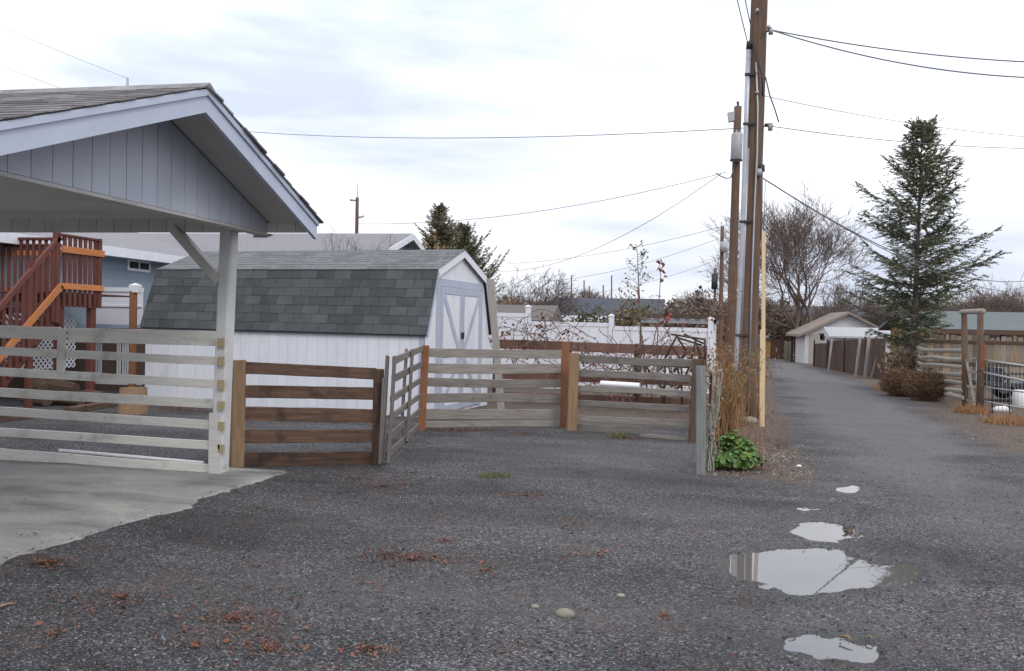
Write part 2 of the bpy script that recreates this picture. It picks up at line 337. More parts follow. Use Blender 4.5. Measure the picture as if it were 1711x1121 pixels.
# ================================================================ SETTING
def zpt(px, py, off=(1160, 780), s=3.105):           # reading off an enlargement of the photo, onto the ground
    p = G(off[0] + px / s, off[1] + py / s); return (p.x, p.y)
PUD = [
 [(160,500),(200,470),(290,445),(400,430),(540,425),(640,420),(740,430),(820,470),(900,510),(1000,500),(1110,495),(1170,530),(1165,575),(1080,600),(1000,610),(920,610),(760,625),(640,640),(500,640),(400,610),(370,590),(280,570),(190,555)],
 [(490,325),(560,290),(660,278),(760,300),(830,315),(855,345),(820,365),(720,378),(620,370),(540,350)],
 [(420,910),(520,885),(640,875),(760,885),(850,910),(940,920),(1000,960),(920,990),(780,992),(680,980),(590,960),(480,935)],
 [(740,100),(800,85),(872,95),(862,125),(790,137),(750,122)],
 [(530,207),(640,192),(742,200),(705,226),(560,227)]]
PUD = [[zpt(*p) for p in q] for q in PUD]
def sdist(px, py, poly):                              # signed distance, negative inside
    P = np.array(poly); n_ = len(P); d = np.full(px.shape, 1e9); ins = np.zeros(px.shape, bool)
    for i in range(n_):
        a, b_ = P[i], P[(i + 1) % n_]; e = b_ - a
        wx, wy = px - a[0], py - a[1]
        t = np.clip((wx * e[0] + wy * e[1]) / (e @ e), 0, 1)
        d = np.minimum(d, np.hypot(wx - t * e[0], wy - t * e[1]))
        c = ((a[1] > py) != (b_[1] > py)) & (px < (b_[0] - a[0]) * (py - a[1]) / (b_[1] - a[1] + 1e-12) + a[0])
        ins ^= c
    return np.where(ins, -d, d)
def axis(lo, d0, d1, hi, step, g=1.16):
    a = list(np.arange(d0, d1, step)); s = step; x = d1
    while x < hi: a.append(x); s *= g; x += s
    a.append(hi); s = step; x = d0 - step
    while x > lo: a.insert(0, x); s *= g; x -= s
    a.insert(0, lo); return np.array(a)
gx = axis(-500, -6.5, 5.0, 500, .036, 1.12); gy = axis(-80, 2.6, 12.0, 900, .034, 1.10)
XX, YY = np.meshgrid(gx, gy); tt = np.maximum(0, YY - 9); tt = np.where(tt > 0, tt * tt / (tt + 4), 0); zz = -.0245 * tt
ZZ = np.where(zz > -1.6, zz, -1.6 - .6 * (1 - np.exp(np.minimum((zz + 1.6) / .6, 0))))
def vnoise(X, Y, s, seed):                            # cheap value noise
    r = np.random.default_rng(seed); T = r.random((256, 256))
    x, y = X * s, Y * s; xi, yi = np.floor(x).astype(int), np.floor(y).astype(int); fx, fy = x - xi, y - yi
    fx, fy = fx * fx * (3 - 2 * fx), fy * fy * (3 - 2 * fy)
    g = lambda a, b_: T[a % 256, b_ % 256]
    return (g(xi, yi) * (1 - fx) + g(xi + 1, yi) * fx) * (1 - fy) + (g(xi, yi + 1) * (1 - fx) + g(xi + 1, yi + 1) * fx) * fy - .5
near = np.clip((40 - np.hypot(XX, YY)) / 20, 0, 1)
ZZ = ZZ + near * (vnoise(XX, YY, .9, 1) * .018 + vnoise(XX, YY, 3.1, 2) * .010 + vnoise(XX, YY, 11, 3) * .006 + vnoise(XX, YY, 27, 5) * .004)
wet = np.zeros_like(XX)
sd_all = np.full(XX.shape, 9.0)
for qi, q in enumerate(PUD):
    q = np.array(q); x0, y0 = q.min(0) - .6; x1, y1 = q.max(0) + .6
    ix = np.where((gx > x0) & (gx < x1))[0]; iy = np.where((gy > y0) & (gy < y1))[0]; S = np.ix_(iy, ix)
    sd = sdist(XX[S], YY[S], q) + vnoise(XX[S], YY[S], 14, 8) * .07 + vnoise(XX[S], YY[S], 5, 9) * .07 + vnoise(XX[S], YY[S], 26, 19) * .03
    sd = sd + (0, 0, .01, .05, .085)[qi] + (vnoise(XX[S], YY[S], 9, 61) * .12 if qi > 2 else 0)
    sd_all[S] = np.minimum(sd_all[S], sd)
hf = vnoise(XX, YY, 11, 3) * .007 + vnoise(XX, YY, 27, 5) * .006
kp = np.clip((.55 - sd_all) / .3, 0, 1)                 # round the puddles only the fine relief is left
basin = -.030 * np.clip((.085 - sd_all) / .13, 0, 1) ** 1.3
ZZ = ZZ * (1 - kp) + kp * (hf + basin)
wet = np.clip((.30 - sd_all + vnoise(XX, YY, 6, 41) * .25) / .28, 0, 1) * .95
# alley and dirt verges, from points on the ground
def edge(pts): P = sorted(((G(*p).y, G(*p).x) for p in pts)); return np.array(P)
eL = edge([(1420, 860), (1385, 800), (1345, 720), (1310, 660), (1290, 620), (1284, 602)])
eR = edge([(1760, 830), (1640, 738), (1550, 690), (1470, 650), (1400, 625), (1345, 609)])
xl = np.interp(YY, eL[:, 0], eL[:, 1]); xr = np.interp(YY, eR[:, 0], eR[:, 1]); nzz = vnoise(XX, YY, .8, 4) * .8 + vnoise(XX, YY, 2.6, 14) * .5
alley = np.clip((XX - xl + nzz) / .7, 0, 1) * np.clip((xr - XX + nzz) / .7, 0, 1) * np.clip((YY - 5.5) / 4, 0, 1)
verge_r = np.clip((XX - xr + nzz + .2) / .5, 0, 1) * np.clip((YY - 10) / 3, 0, 1)
verge_l = np.clip((xl - XX + nzz * .6 - .1) / .4, 0, 1) * np.clip((XX - .45 + .1 * nzz) / .2, 0, 1) * np.clip((YY - 8.7 + .4 * nzz) / .5, 0, 1)
back = np.clip((YY - 13.3 + nzz) / .8, 0, 1) * np.clip((XX + 4.5) / .5, 0, 1) * np.clip((1.2 - XX) / .5, 0, 1)
far = np.clip((YY - 60) / 40, 0, 1) * (1 - alley)
dirt = np.clip(verge_r + verge_l + back * .9 + far, 0, 1) * (1 - alley)
for (px_, py_, rx_, ry_, am_) in ((1030, 760, 1.5, 1.6, .55), (780, 1000, 1.9, .45, .5), (480, 985, 1.3, .35, .35), (900, 880, 2.2, .5, .3), (1300, 1040, 1.2, .4, .4), (1180, 860, .9, .5, .4)):   # compacted, paler tracks
    g_ = G(px_, py_); alley = np.maximum(alley, am_ * np.exp(-((XX - g_.x + nzz * .5) / rx_) ** 2 - ((YY - g_.y + nzz * .3) / ry_) ** 2))
idx = np.arange(XX.size).reshape(XX.shape)
quads = np.stack([idx[:-1, :-1], idx[:-1, 1:], idx[1:, 1:], idx[1:, :-1]], -1).reshape(-1, 4)
ground = np_mesh('ground', np.stack([XX, YY, ZZ], -1), quads, MT['gravel'], cols=np.stack([alley.ravel(), dirt.ravel(), wet.ravel()], -1), smooth=True, nper=4)
tag(ground, 'dark grey gravel yard and alley with brown dirt verges', 'ground', kind='structure')

# puddles
plab = ['largest rain puddle on the gravel, mirroring sky and the tall pole', 'small oval rain puddle beside the big one, leaves at its end',
        'elongated shallow puddle in front of the big one, a twig lying in it', 'smallest shallow puddle on the alley beside the dirt verge', 'thin wet patch of water between the smallest and oval puddles']
for q, lb in zip(PUD, plab):
    c = np.mean(np.array(q), 0); vs = [(c[0], c[1], 0)]; k_ = len(q)
    for p in q:
        d = np.array(p) - c; d = d * (1 + .10 / np.linalg.norm(d)); vs.append((c[0] + d[0], c[1] + d[1], 0))
    o = mesh('puddle', [(v[0] - c[0], v[1] - c[1], 0) for v in vs], [(0, i + 1, (i + 1) % k_ + 1) for i in range(k_)], MT['water'], None, Matrix.Translation((c[0], c[1], -.0115)))
    tag(o, lb, 'puddle', 'rain puddles on the gravel', 'structure')

# concrete slab
ed = [G(*p) for p in [(447, 803), (372, 824), (301, 856), (193, 882), (147, 901), (63, 922), (0, 947)]]
rt = []
yy_ = 7.9
while yy_ > 1.0:
    xs = np.interp(yy_, [p.y for p in reversed(ed)], [p.x for p in reversed(ed)]) if yy_ > ed[-1].y else ed[-1].x - .05
    rt.append((xs + .07 * mnoise.noise((yy_ * 3, 1, 0)) + .06 * mnoise.noise((yy_ * 11, 2, 0)), yy_)); yy_ -= .04
n_ = len(rt); vs, fs = [], []
for i, (x, y) in enumerate(rt):
    vs += [(x, y, -.012), (x - .06, y, .017), (-10.2, y, .024), (-10.2, y, -.12), (x, y, -.12)]
for i in range(n_ - 1):
    a = i * 5; b_ = a + 5
    for k in range(4): fs.append((a + k, a + k + 1, b_ + k + 1, b_ + k))
    fs.append((a + 4, a, b_, b_ + 4))
fs += [(4, 3, 2, 1, 0), tuple((n_ - 1) * 5 + k for k in range(5))]
tag(mesh('carport_slab', vs, fs, MT['concrete']), 'stained concrete slab under the carport with ragged gravel edge', 'slab', kind='structure')

# ================================================================ CARPORT
cp = thing('carport', 'blue-grey gabled carport with white corner post over the concrete slab', 'carport', (-4.42, 7.72, 0))
YR, ZR, YF, XF, XG = 5.69, 3.33, 7.72, -3.42, -3.90          # ridge, far eave, rake plane, gable plane
YN = 2 * YR - YF; XE = -9.8; ZE = 2.585; SL = (ZR - ZE) / (YF - YR)
def rz(y): return ZR - SL * abs(y - YR)
t_ = .05
for sgn in (1, -1):                                            # roof deck: a slab each side, shingles on top
    ye = YR + sgn * (YF - YR + .04)
    prism('roof_deck', [(XE, YR, ZR - .035), (XE, ye, rz(ye) - .035), (XE, ye, rz(ye) - .06), (XE, YR, ZR - .06)], (XF - XE - .02, 0, 0), MT['soffit'], cp)
# shingle courses on the near slope (seen from below the ridge) and the far slope
def shingles(parent, O, ux, us, length, rows, cw, ch, thick, mat, jitter=.003, stag=.5, name='shingle', limit=400):
    """O top corner at lower edge; ux along the eave, us up the slope; one piece each"""
    nrm = ux.cross(us).normalized()
    if nrm.z < 0: nrm = -nrm
    me_c = {}
    made = 0
    for r in range(rows):
        x = -(r * stag % 1.0) * cw
        while x < length - 1e-6:
            a = max(0, x + .004); b_ = min(length, x + cw - .004)
            if b_ - a > .02 and made < limit:
                key = round(b_ - a, 3)
                if key not in me_c:
                    Lx = b_ - a; hh = ch * 1.18
                    vs = [(0, 0, 0), (Lx, 0, 0), (Lx, hh, 0), (0, hh, 0), (0, 0, thick), (Lx, 0, thick), (Lx, hh, thick * .15), (0, hh, thick * .15)]
                    me = bpy.data.meshes.new(name); me.from_pydata(vs, [], [(3, 2, 1, 0), (4, 5, 6, 7), (0, 1, 5, 4), (1, 2, 6, 5), (2, 3, 7, 6), (3, 0, 4, 7)]); me.materials.append(mat); me_c[key] = me
                Mx = Matrix((ux, us, nrm)).transposed().to_4x4()
                Mx.translation = O + ux * a + us * (r * ch + random.uniform(-jitter, jitter)) + nrm * (.003 + random.uniform(0, .0015))
                share(name, me_c[key], Mx, parent); made += 1
            x += cw
usl = Vector((0, YR - YN, ZR - ZE)).normalized(); sl_len = math.hypot(YF - YR + .04, ZR - ZE)
shingles(cp, Vector((XF - 4.6, YN - .04, rz(YN - .04) - .03)), Vector((1, 0, 0)), usl, 4.63, 14, .33, sl_len / 14, .010, MT['carport_shingle'], limit=300)
usf = Vector((0, YR - YF, ZR - ZE)).normalized()
for r in range(12):                                            # far slope: one strip a course, ends seen along the rake
    f0 = r / 12; y0 = YF + .06 - f0 * (YF + .06 - YR); y1 = YF + .06 - (f0 + 1 / 12) * (YF + .06 - YR)
    xo = XF + .035 + random.uniform(-.012, .016)
    prism('shingle_course', [(XE, y0, rz(y0) - .03), (XE, y0, rz(y0) - .012), (XE, y1 - .02, rz(y1 - .02) - .025), (XE, y1 - .02, rz(y1 - .02) - .035)], (xo - XE, 0, 0), MT['carport_shingle'], cp)
prism('ridge_cap', [(XF - 6, YR - .1, rz(YR - .1) - .018), (XF - 6, YR, ZR + .005), (XF - 6, YR + .1, rz(YR + .1) - .018), (XF - 6, YR, ZR - .02)], (6.03, 0, 0), MT['carport_shingle'], cp)
# rake fascias with the raised top strip
for sgn in (1, -1):
    ye = YR + sgn * (YF - YR)
    f = prism('fascia', [(XF - .035, YR, ZR - .055), (XF - .035, ye, rz(ye) - .055), (XF - .035, ye, rz(ye) - .215), (XF - .035, YR, ZR - .215)], (.035, 0, 0), MT['blue_trim'], cp)
    prism('drip_strip', [(XF, YR, ZR - .038), (XF, ye + sgn * .01, rz(ye + sgn * .01) - .038), (XF, ye + sgn * .01, rz(ye) - .085), (XF, YR, ZR - .088)], (.018, 0, 0), MT['blue_trim'], cp)
    prism('soffit', [(XG + .02, YR, ZR - .075), (XG + .02, ye, rz(ye) - .075), (XG + .02, ye, rz(ye) - .10), (XG + .02, YR, ZR - .10)], (XF - .037 - XG - .02, 0, 0), MT['soffit'], cp)
    box('eave_fascia', (XE, min(ye, ye + sgn * .03), rz(ye) - .13), (XF - .037, max(ye, ye + sgn * .03), rz(ye) - .062), MT['blue_trim'], cp)
# gable boards, each its own piece, with a groove between
YB0, YB1, ZB = YN + .12, YF - .06, 2.43
bw = .185; k = 0; y = YB0
while y < YB1 - .02:
    ya, yb = y + .003, min(y + bw - .003, YB1)
    za, zb = rz(ya) - .09, rz(yb) - .09
    pts = [(XG - .02, ya, ZB), (XG - .02, yb, ZB), (XG - .02, yb, zb), (XG - .02, ya, za)]
    if ya < YR < yb: pts.insert(3, (XG - .02, YR, ZR - .09))
    prism('gable_board', pts, (.018 + random.uniform(0, .0012), 0, 0), MT['blue_siding'], cp); y += bw
prism('gable_backing', [(XG - .05, YB0, ZB + .003), (XG - .05, YB1, ZB + .003), (XG - .05, YB1, rz(YB1) - .095), (XG - .05, YR, ZR - .095), (XG - .05, YB0, rz(YB0) - .095)], (.026, 0, 0), MT['dark_wood'], cp)
box('gable_sill', (XG - .12, YB0, ZB - .03), (XG + .004, YF - .11, ZB - .004), MT['soffit'], cp)
box('ceiling', (XE, YN + .1, 2.60), (XG - .055, YF - .12, 2.62), MT['soffit'], cp)
# far header: sheathing boards along X
x = XE
while x < XF - .06:
    box('header_board', (x + .003, YF - .10, 2.435), (min(x + .2 - .003, XF - .05), YF - .045 + random.uniform(0, .001), 2.60 if x < XG - .2 else 2.52), MT['soffit'], cp); x += .2
box('header_beam', (XE, YF - .042, 2.437), (XF - .05, YF + .03, 2.56), MT['soffit'], cp)
box('near_beam', (XE, YN + .02, 2.45), (XG - .06, YN + .1, 2.58), MT['soffit'], cp)
# posts and brace
pb = G(368, 789)
pm = board('post', (-4.40, 7.66, -.05), (-4.33, 7.66, 2.46), .16, .13, MT['post_white'], cp, up=(0, 1, 0), seg=4, rough=.002)
box('post_face', (-4.455, 7.545, .0), (-4.335, 7.578, .62), MT['old_white'], cp)
for (z0, z1) in [(2.5, 2.6)]: pass
board('brace', (-4.40, 7.64, 1.93), (-4.93, 7.64, 2.47), .12, .09, MT['soffit'], cp, up=(0, 1, 0))
board('post', (-4.40, YN + .12, -.05), (-4.40, YN + .12, 2.46), .13, .13, MT['post_white'], cp, up=(0, 1, 0))
board('post', (-9.4, 7.68, -.05), (-9.4, 7.68, 2.46), .13, .13, MT['post_white'], cp, up=(0, 1, 0))
board('post', (-9.4, YN + .12, -.05), (-9.4, YN + .12, 2.46), .13, .13, MT['post_white'], cp, up=(0, 1, 0))

# ================================================================ WHITE RAIL FENCE along the far side of the carport
FY = 7.60; FA, FB = (-9, FY), (-4, FY)
def F7(zx, zy): return V(zx / 3.737, 520 + zy / 3.737, FA, FB)
wf = thing('rail_fence', 'weathered white horizontal rail fence along the concrete slab edge', 'fence', (-6.5, FY, 0))
rails = [(0, 222, 272, 1385, 285, 340), (0, 352, 402, 1370, 425, 483), (0, 478, 535, 1370, 550, 608), (0, 597, 650, 1370, 685, 742), (0, 728, 780, 1365, 812, 868)]
def px_rail(par, xa, ta, ba, xb, tb, bb, ext=0.0, name='rail', mat='old_white', F=F7, t=.028, dy=0.0, seg=10, bow=0.0, rough=.006):
    A = (F(xa, ta) + F(xa, ba)) / 2; B = (F(xb, tb) + F(xb, bb)) / 2
    h = ((F(xa, ta) - F(xa, ba)).z + (F(xb, tb) - F(xb, bb)).z) / 2
    A = A + (A - B).normalized() * ext
    off = Vector((0, dy, 0))
    return board(name, A + off, B + off, h, t, MT[mat], par, seg=seg, bow=bow, rough=rough)
for i, r in enumerate(rails): px_rail(wf, *r, ext=2.2, dy=random.uniform(-.004, .004))
px_rail(wf, 0, 90, 165, 375, 98, 180, ext=2.2); px_rail(wf, 430, 105, 190, 1362, 122, 218)
r7 = px_rail(wf, 0, 838, 905, 1330, 962, 1012, ext=2.2, bow=-.02, seg=14)
board('batten', F7(400, 108) + Vector((0, -.03, 0)), F7(392, 392) + Vector((0, -.03, 0)), .085, .03, MT['old_white'], wf, up=(1, 0, 0), rough=.003, seg=4)
for px_ in (-400,): board('post', F7(px_, 60), Vector((F7(px_, 60).x, FY + .03, -.1)), .1, .1, MT['old_white'], wf, up=(1, 0, 0))
for zy0, zy1 in ((168, 222), (283, 338), (428, 486), (560, 612), (688, 742), (828, 882)):
    A = F7(1396, zy0); B = F7(1396, zy1)
    board('bare_block', A + Vector((0, -.045, 0)), B + Vector((0, -.045, 0)), .07, .02, MT['bare_patch'], wf, up=(1, 0, 0))
A = V(99, 752, (-9, 7.72), (-4, 7.72)); B = V(340, 773, (-9, 7.72), (-4, 7.72))
tag(tube('white_pipe', [A, B], .016, MT['white_plastic'], None), 'thin bright white plastic pipe lying along the lowest white rail', 'pipe')

# ================================================================ BROWN PEN
pg = 'rail fences of the small gravel pen'
PA, PB = G(397, 780), G(630, 776)
def z5(zx, zy, A, B): return V(380 + zx / 4.074, 550 + zy / 4.074, A, B)
def pxpost(par, name, bx, by, tx, ty, w, mat, t=None, base=None, sink=.1, rough=.003, up=None):
    b0 = base if base is not None else G(bx, by)
    d = ray(bx, by); n_ = Vector((d.x, d.y, 0)).normalized()
    q = ray(tx, ty); top = C0 + q * ((b0 - C0).dot(n_) / q.dot(n_))
    wm = w * depth(b0) / F_PX
    side = n_.cross(Vector((0, 0, 1)))
    bb = b0 + n_ * wm * .4; tp = top + n_ * wm * .4
    return board(name, bb - Vector((0, 0, sink)), tp, wm, t or wm * .9, MT[mat], par, up=up or side, seg=6, rough=rough)
left = thing('pen_fence', 'dark brown five-plank fence panel beside the carport post', 'fence', PA, pg)
pxpost(left, 'post', 397, 780, 399, 602, 24, 'tan_post', rough=.004)
pxpost(left, 'post', 630, 776, 633, 617, 18, 'brown_wood')
for a in [(115, 218, 308, 1005, 270, 338), (115, 380, 470, 1005, 400, 480), (115, 530, 622, 1005, 545, 640), (105, 685, 778, 1000, 685, 772), (100, 840, 938, 995, 835, 928)]:
    px_rail(left, *a, name='plank', mat='brown_wood', F=lambda x, y: z5(x, y, PA, PB), t=.035, dy=.03, rough=.004)
board('strip', z5(1056, 330, PA, PB) + Vector((.02, -.02, 0)), z5(1030, 915, PA, PB) + Vector((.02, -.02, 0)), .03, .015, MT['pale_board'], left, up=(1, 0, 0))
for zy in (300, 640):
    hp = z5(22, zy, PA, PB); box('hinge', (-.025, -.09, -.05), (.04, -.075, .05), MT['grey_metal'], left, Matrix.Translation(hp + Vector((.0, .0, 0))))
# side gate running back
QA, QB = G(651, 778), G(704, 718)
gate = thing('pen_gate', 'weathered open-slat gate running back from the brown panel', 'gate', QA, pg)
FQ = lambda x, y: z5(x, y, QA, QB)
for a in [(1130, 192, 240, 1330, 108, 150), (1125, 318, 362, 1325, 215, 258), (1115, 455, 500, 1318, 325, 362), (1105, 582, 628, 1312, 436, 472), (1095, 712, 758, 1306, 538, 576), (1085, 840, 885, 1300, 640, 678)]:
    px_rail(gate, *a, name='slat', mat='gate_wood', F=FQ, t=.03, rough=.004, seg=5)
for (xa, ya, xb, yb) in ((1115, 186, 1072, 915), (1240, 140, 1200, 768)):
    tp, bt = FQ(xa, ya), FQ(xb, yb)
    for s in (-.04, .04):
        board('upright', bt + Vector((s, 0, 0)), tp + Vector((s, 0, 0)), .085, .032, MT['gate_wood'], gate, up=(QB - QA).normalized(), rough=.003, seg=4)
# back sections
SA, SB = G(704, 718), G(945, 714)
TA, TB = G(957, 719), G(1158, 738)
def z6(zx, zy, A, B): return V(680 + zx / 2.95, 420 + zy / 2.95, A, B)
back1 = thing('pen_fence', 'grey plank fence between the two orange posts in front of the shed doors', 'fence', SA, pg)
pxpost(back1, 'post', 704, 719, 711, 577, 13, 'orange_post'); pxpost(back1, 'post', 942, 714, 945, 571, 14, 'orange_post')
for a in [(100, 477, 522, 770, 488, 528), (100, 553, 600, 765, 553, 600), (98, 622, 666, 765, 632, 672), (92, 703, 747, 760, 707, 752), (88, 780, 826, 755, 778, 832), (86, 836, 872, 755, 836, 862)]:
    px_rail(back1, *a, mat='grey_rail', F=lambda x, y: z6(x, y, SA, SB), t=.03, dy=.05, rough=.008, bow=random.uniform(-.02, .02))
back2 = thing('pen_fence', 'grey plank fence with gaps between the tan post and dark leaning post', 'fence', TA, pg)
pxpost(back2, 'post', 955, 720, 960, 590, 17, 'tan_post'); pxpost(back2, 'post', 1157, 740, 1165, 600, 15, 'dark_wood')
for a in [(845, 508, 545, 1405, 533, 570), (845, 585, 617, 1400, 610, 646), (842, 660, 692, 1395, 690, 719), (838, 733, 762, 1390, 760, 791), (832, 808, 838, 1385, 834, 863), (830, 848, 886, 1160, 862, 898), (1150, 897, 925, 1425, 922, 942)]:
    px_rail(back2, *a, mat='grey_rail', F=lambda x, y: z6(x, y, TA, TB), t=.03, dy=.04, rough=.008, bow=random.uniform(-.015, .015))
gp = thing('fence_post', 'lone square grey-green weathered post in front of the dry weeds', 'post', G(1171, 792))
pxpost(gp, 'shaft', 1171, 793, 1171, 612, 16, 'grey_post', rough=.002)
pp = G(1180, 785); board('back_strip', pp + Vector((.03, .06, -.05)), pp + Vector((.03, .06, 1.08)), .03, .03, MT['dark_wood'], gp, up=(1, 0, 0))

# ================================================================ SHED
ang = math.radians(8); vv = Vector((math.sin(ang), math.cos(ang), 0)); uu = Vector((-vv.y, vv.x, 0))
SO = G(700, 699); SO = Vector((SO.x, SO.y, 0)) + vv * .15; zb = -.12
SM = Matrix((uu, vv, Vector((0, 0, 1)))).transposed().to_4x4(); SM.translation = SO          # local: x = along side (to the left), y = back, z up
shed = thing('garden_shed', 'white gambrel-roofed shed with dark shingles and grey-trimmed double doors', 'shed', SO + Vector((0, 0, zb)))
SLN, W, ZEV, ZBK, ZRG = 5.8, 3.15, 1.34, 2.42, 2.86; wk = .38
# side wall boards
x = .06; 
while x < SLN - .01:
    box('wall_board', (x + .002, .0, zb), (min(x + .2 - .002, SLN), .02 + random.uniform(0, .001), ZEV + .02), MT['white_paint'], shed, SM); x += .2
box('back_wall', (.06, W - .02, zb), (SLN, W, ZEV + .02), MT['white_paint'], shed, SM)
prism('wall_core', [(.03, .024, zb + .01), (.03, W - .024, zb + .01), (.03, W - .024, ZEV), (.03, W - wk, ZBK - .05), (.03, W / 2, ZRG - .05), (.03, wk, ZBK - .05), (.03, .024, ZEV)], (SLN - .06, 0, 0), MT['white_paint'], shed, SM)
def gh(y):                                           # gambrel height at y
    y = min(y, W - y); return ZEV + (ZBK - ZEV) * y / wk if y < wk else ZBK + (ZRG - ZBK) * (y - wk) / (W / 2 - wk)
y = .02
while y < W - .03:
    ya, yb = y + .002, min(y + .2 - .002, W - .02); pts = [(.0, ya, zb), (.0, yb, zb), (.0, yb, gh(yb) - .04)]
    for yk in sorted([k for k in (wk, W / 2, W - wk) if ya < k < yb], reverse=True): pts.append((0, yk, gh(yk) - .04))
    pts.append((0, ya, gh(ya) - .04)); prism('gable_board', pts, (.022, 0, 0), MT['white_paint'], shed, SM); y += .2
box('corner_trim', (-.02, -.012, zb), (.09, -.001, ZEV), MT['shed_trim'], shed, SM)
box('corner_trim', (-.022, -.012, zb), (-.001, .10, ZEV + .02), MT['white_paint'], shed, SM)
# roof planes and rake trim
def prof(off): return [(-.06, ZEV - .03 + off), (wk - .02, ZBK + off), (W / 2, ZRG + off), (W - wk + .02, ZBK + off), (W + .06, ZEV - .03 + off)]
P0, P1 = prof(0), prof(.04)
for i in range(4):
    a, b_, c_, d_ = P0[i], P0[i + 1], P1[i + 1], P1[i]
    prism('roof_panel', [(-.06, a[0], a[1]), (-.06, b_[0], b_[1]), (-.06, c_[0], c_[1]), (-.06, d_[0], d_[1])], (SLN + .12, 0, 0), MT['dark_roof'], shed, SM)
    a, b_ = Vector((0, P0[i][0], P0[i][1])), Vector((0, P0[i + 1][0], P0[i + 1][1]))
    dn_ = Vector((0, 0, -.10)) if i in (1, 2) else Vector((0, .06 if i == 0 else -.06, -.015))
    prism('rake_trim', [a + Vector((-.075, 0, .038)), b_ + Vector((-.075, 0, .038)), b_ + Vector((-.075, 0, 0)) + dn_, a + Vector((-.075, 0, 0)) + dn_], (.014, 0, 0), MT['shed_trim'] if i in (0, 3) else MT['white_paint'], shed, SM)
S3 = SM.to_3x3()
lo_us = S3 @ (Vector((0, P1[1][0] - P1[0][0], P1[1][1] - P1[0][1])).normalized()); lo_len = math.hypot(P1[1][0] - P1[0][0], P1[1][1] - P1[0][1])
shingles(shed, SM @ Vector((-.085, P1[0][0] - .012, P1[0][1] - .015)), S3 @ Vector((1, 0, 0)), lo_us, SLN + .16, 7, .345, lo_len / 7, .008, MT['asphalt_shingle'], stag=.36)
up_us = S3 @ (Vector((0, P1[2][0] - P1[1][0], P1[2][1] - P1[1][1])).normalized()); up_len = math.hypot(P1[2][0] - P1[1][0], P1[2][1] - P1[1][1])
shingles(shed, SM @ Vector((-.09, P1[1][0] - .03, P1[1][1] - .008)), S3 @ Vector((1, 0, 0)), up_us, SLN + .16, 8, .345, up_len / 8 + .002, .008, MT['roof_light'], stag=.37)
for sgn in (1, -1):
    prism('ridge_cap', [(-.09, W / 2, ZRG + .052), (-.09, W / 2 + sgn * .14, ZRG + .052 - .14 * .37), (-.09, W / 2 + sgn * .14, ZRG + .044 - .14 * .37), (-.09, W / 2, ZRG + .04)], (SLN + .18, 0, 0), MT['roof_light'], shed, SM)
# double doors
def dbox(name, y0, z0, y1, z1, x0, x1, mat, par): return box(name, (x0, y0, z0), (x1, y1, z1), MT[mat], par, SM)
ym = W / 2 + .03; D0, D1, DT = .62, W - .56, 2.17
dbox('door_trim', D0 - .14, zb, D0 - .01, DT + .13, -.016, -.001, 'shed_trim', shed); dbox('door_trim', D1 + .01, zb, D1 + .13, DT + .13, -.016, -.001, 'shed_trim', shed)
dbox('door_trim', D0 - .01, DT + .02, D1 + .01, DT + .15, -.017, -.001, 'shed_trim', shed)
for (y0, y1, s) in ((D0, ym - .004, 1), (ym + .004, D1, -1)):
    dr = dbox('door', y0, zb + .08, y1, DT, -.024, -.003, 'white_paint', shed)
    tw = .10
    for (a, b_) in ((y0, y0 + tw), (y1 - tw, y1)): dbox('stile', a, zb + .08, b_, DT, -.038, -.0245, 'shed_trim', dr)
    for z0 in (zb + .08, .93, DT - .11): dbox('door_rail', y0 + tw, z0, y1 - tw, z0 + .11, -.037, -.0245, 'shed_trim', dr)
    ya, yb = (y0 + tw, y1 - tw) if s == 1 else (y1 - tw, y0 + tw)
    for (za, zc) in ((DT - .12, 1.05), (zb + .19, .92)):
        q = .055
        prism('brace', [(-.036, ya - s * .0, za - .07), (-.036, ya, za + .0), (-.036, ya + s * .09, za), (-.036, yb, zc + .07), (-.036, yb, zc), (-.036, yb - s * .09, zc)] if za > zc else
              [(-.036, ya, za), (-.036, ya, za + .07), (-.036, yb - s * .09, zc), (-.036, yb, zc), (-.036, yb, zc - .07), (-.036, ya + s * .09, za)], (.0115, 0, 0), MT['shed_trim'], dr, SM)
    dbox('handle', ym - .06 if s == 1 else ym + .02, 1.25, ym - .02 if s == 1 else ym + .06, 1.37, -.06, -.038, 'dark_metal', dr)

# ================================================================ HOUSE
house = thing('house', 'light blue house with pale grey shingle roof behind the shed', 'house', (-12, 19, -.3))
XA, ZA = -11.75, 3.02
# wing wall of lap boards facing the yard
z = -.4
while z < ZA - .05:
    board('siding_board', (XA - .40, 13.2, z + .1), (XA - .40, 19.6, z + .1), .2, .02, MT['house_wall'], house, up=(.08, 0, 1)); z += .195
box('dark_panel', (XA - .40, 13.15, -.5), (XA - .36, 19.5, 1.25), MT['dark_wood'], house)  # dark sheet added along the wing's foot to darken the backdrop behind the pickets
box('wing_body', (-20, 13.2, -.5), (XA - .42, 19.6, ZA), MT['house_wall'], house)
prism('wing_roof', [(XA, 12.8, ZA), (XA - 4.5, 12.8, ZA + 1.45), (XA - 9, 12.8, ZA), (XA - 9, 12.8, ZA - .06), (XA - 4.5, 12.8, ZA + 1.39), (XA, 12.8, ZA - .06)], (0, 7.4, 0), MT['house_roof'], house)
box('eave_fascia', (XA - .01, 12.8, ZA - .20), (XA + .02, 19.0, ZA + .004), MT['white_paint'], house)
box('eave_soffit', (XA - .42, 12.8, ZA - .19), (XA - .012, 19.0, ZA - .17), MT['soffit'], house)
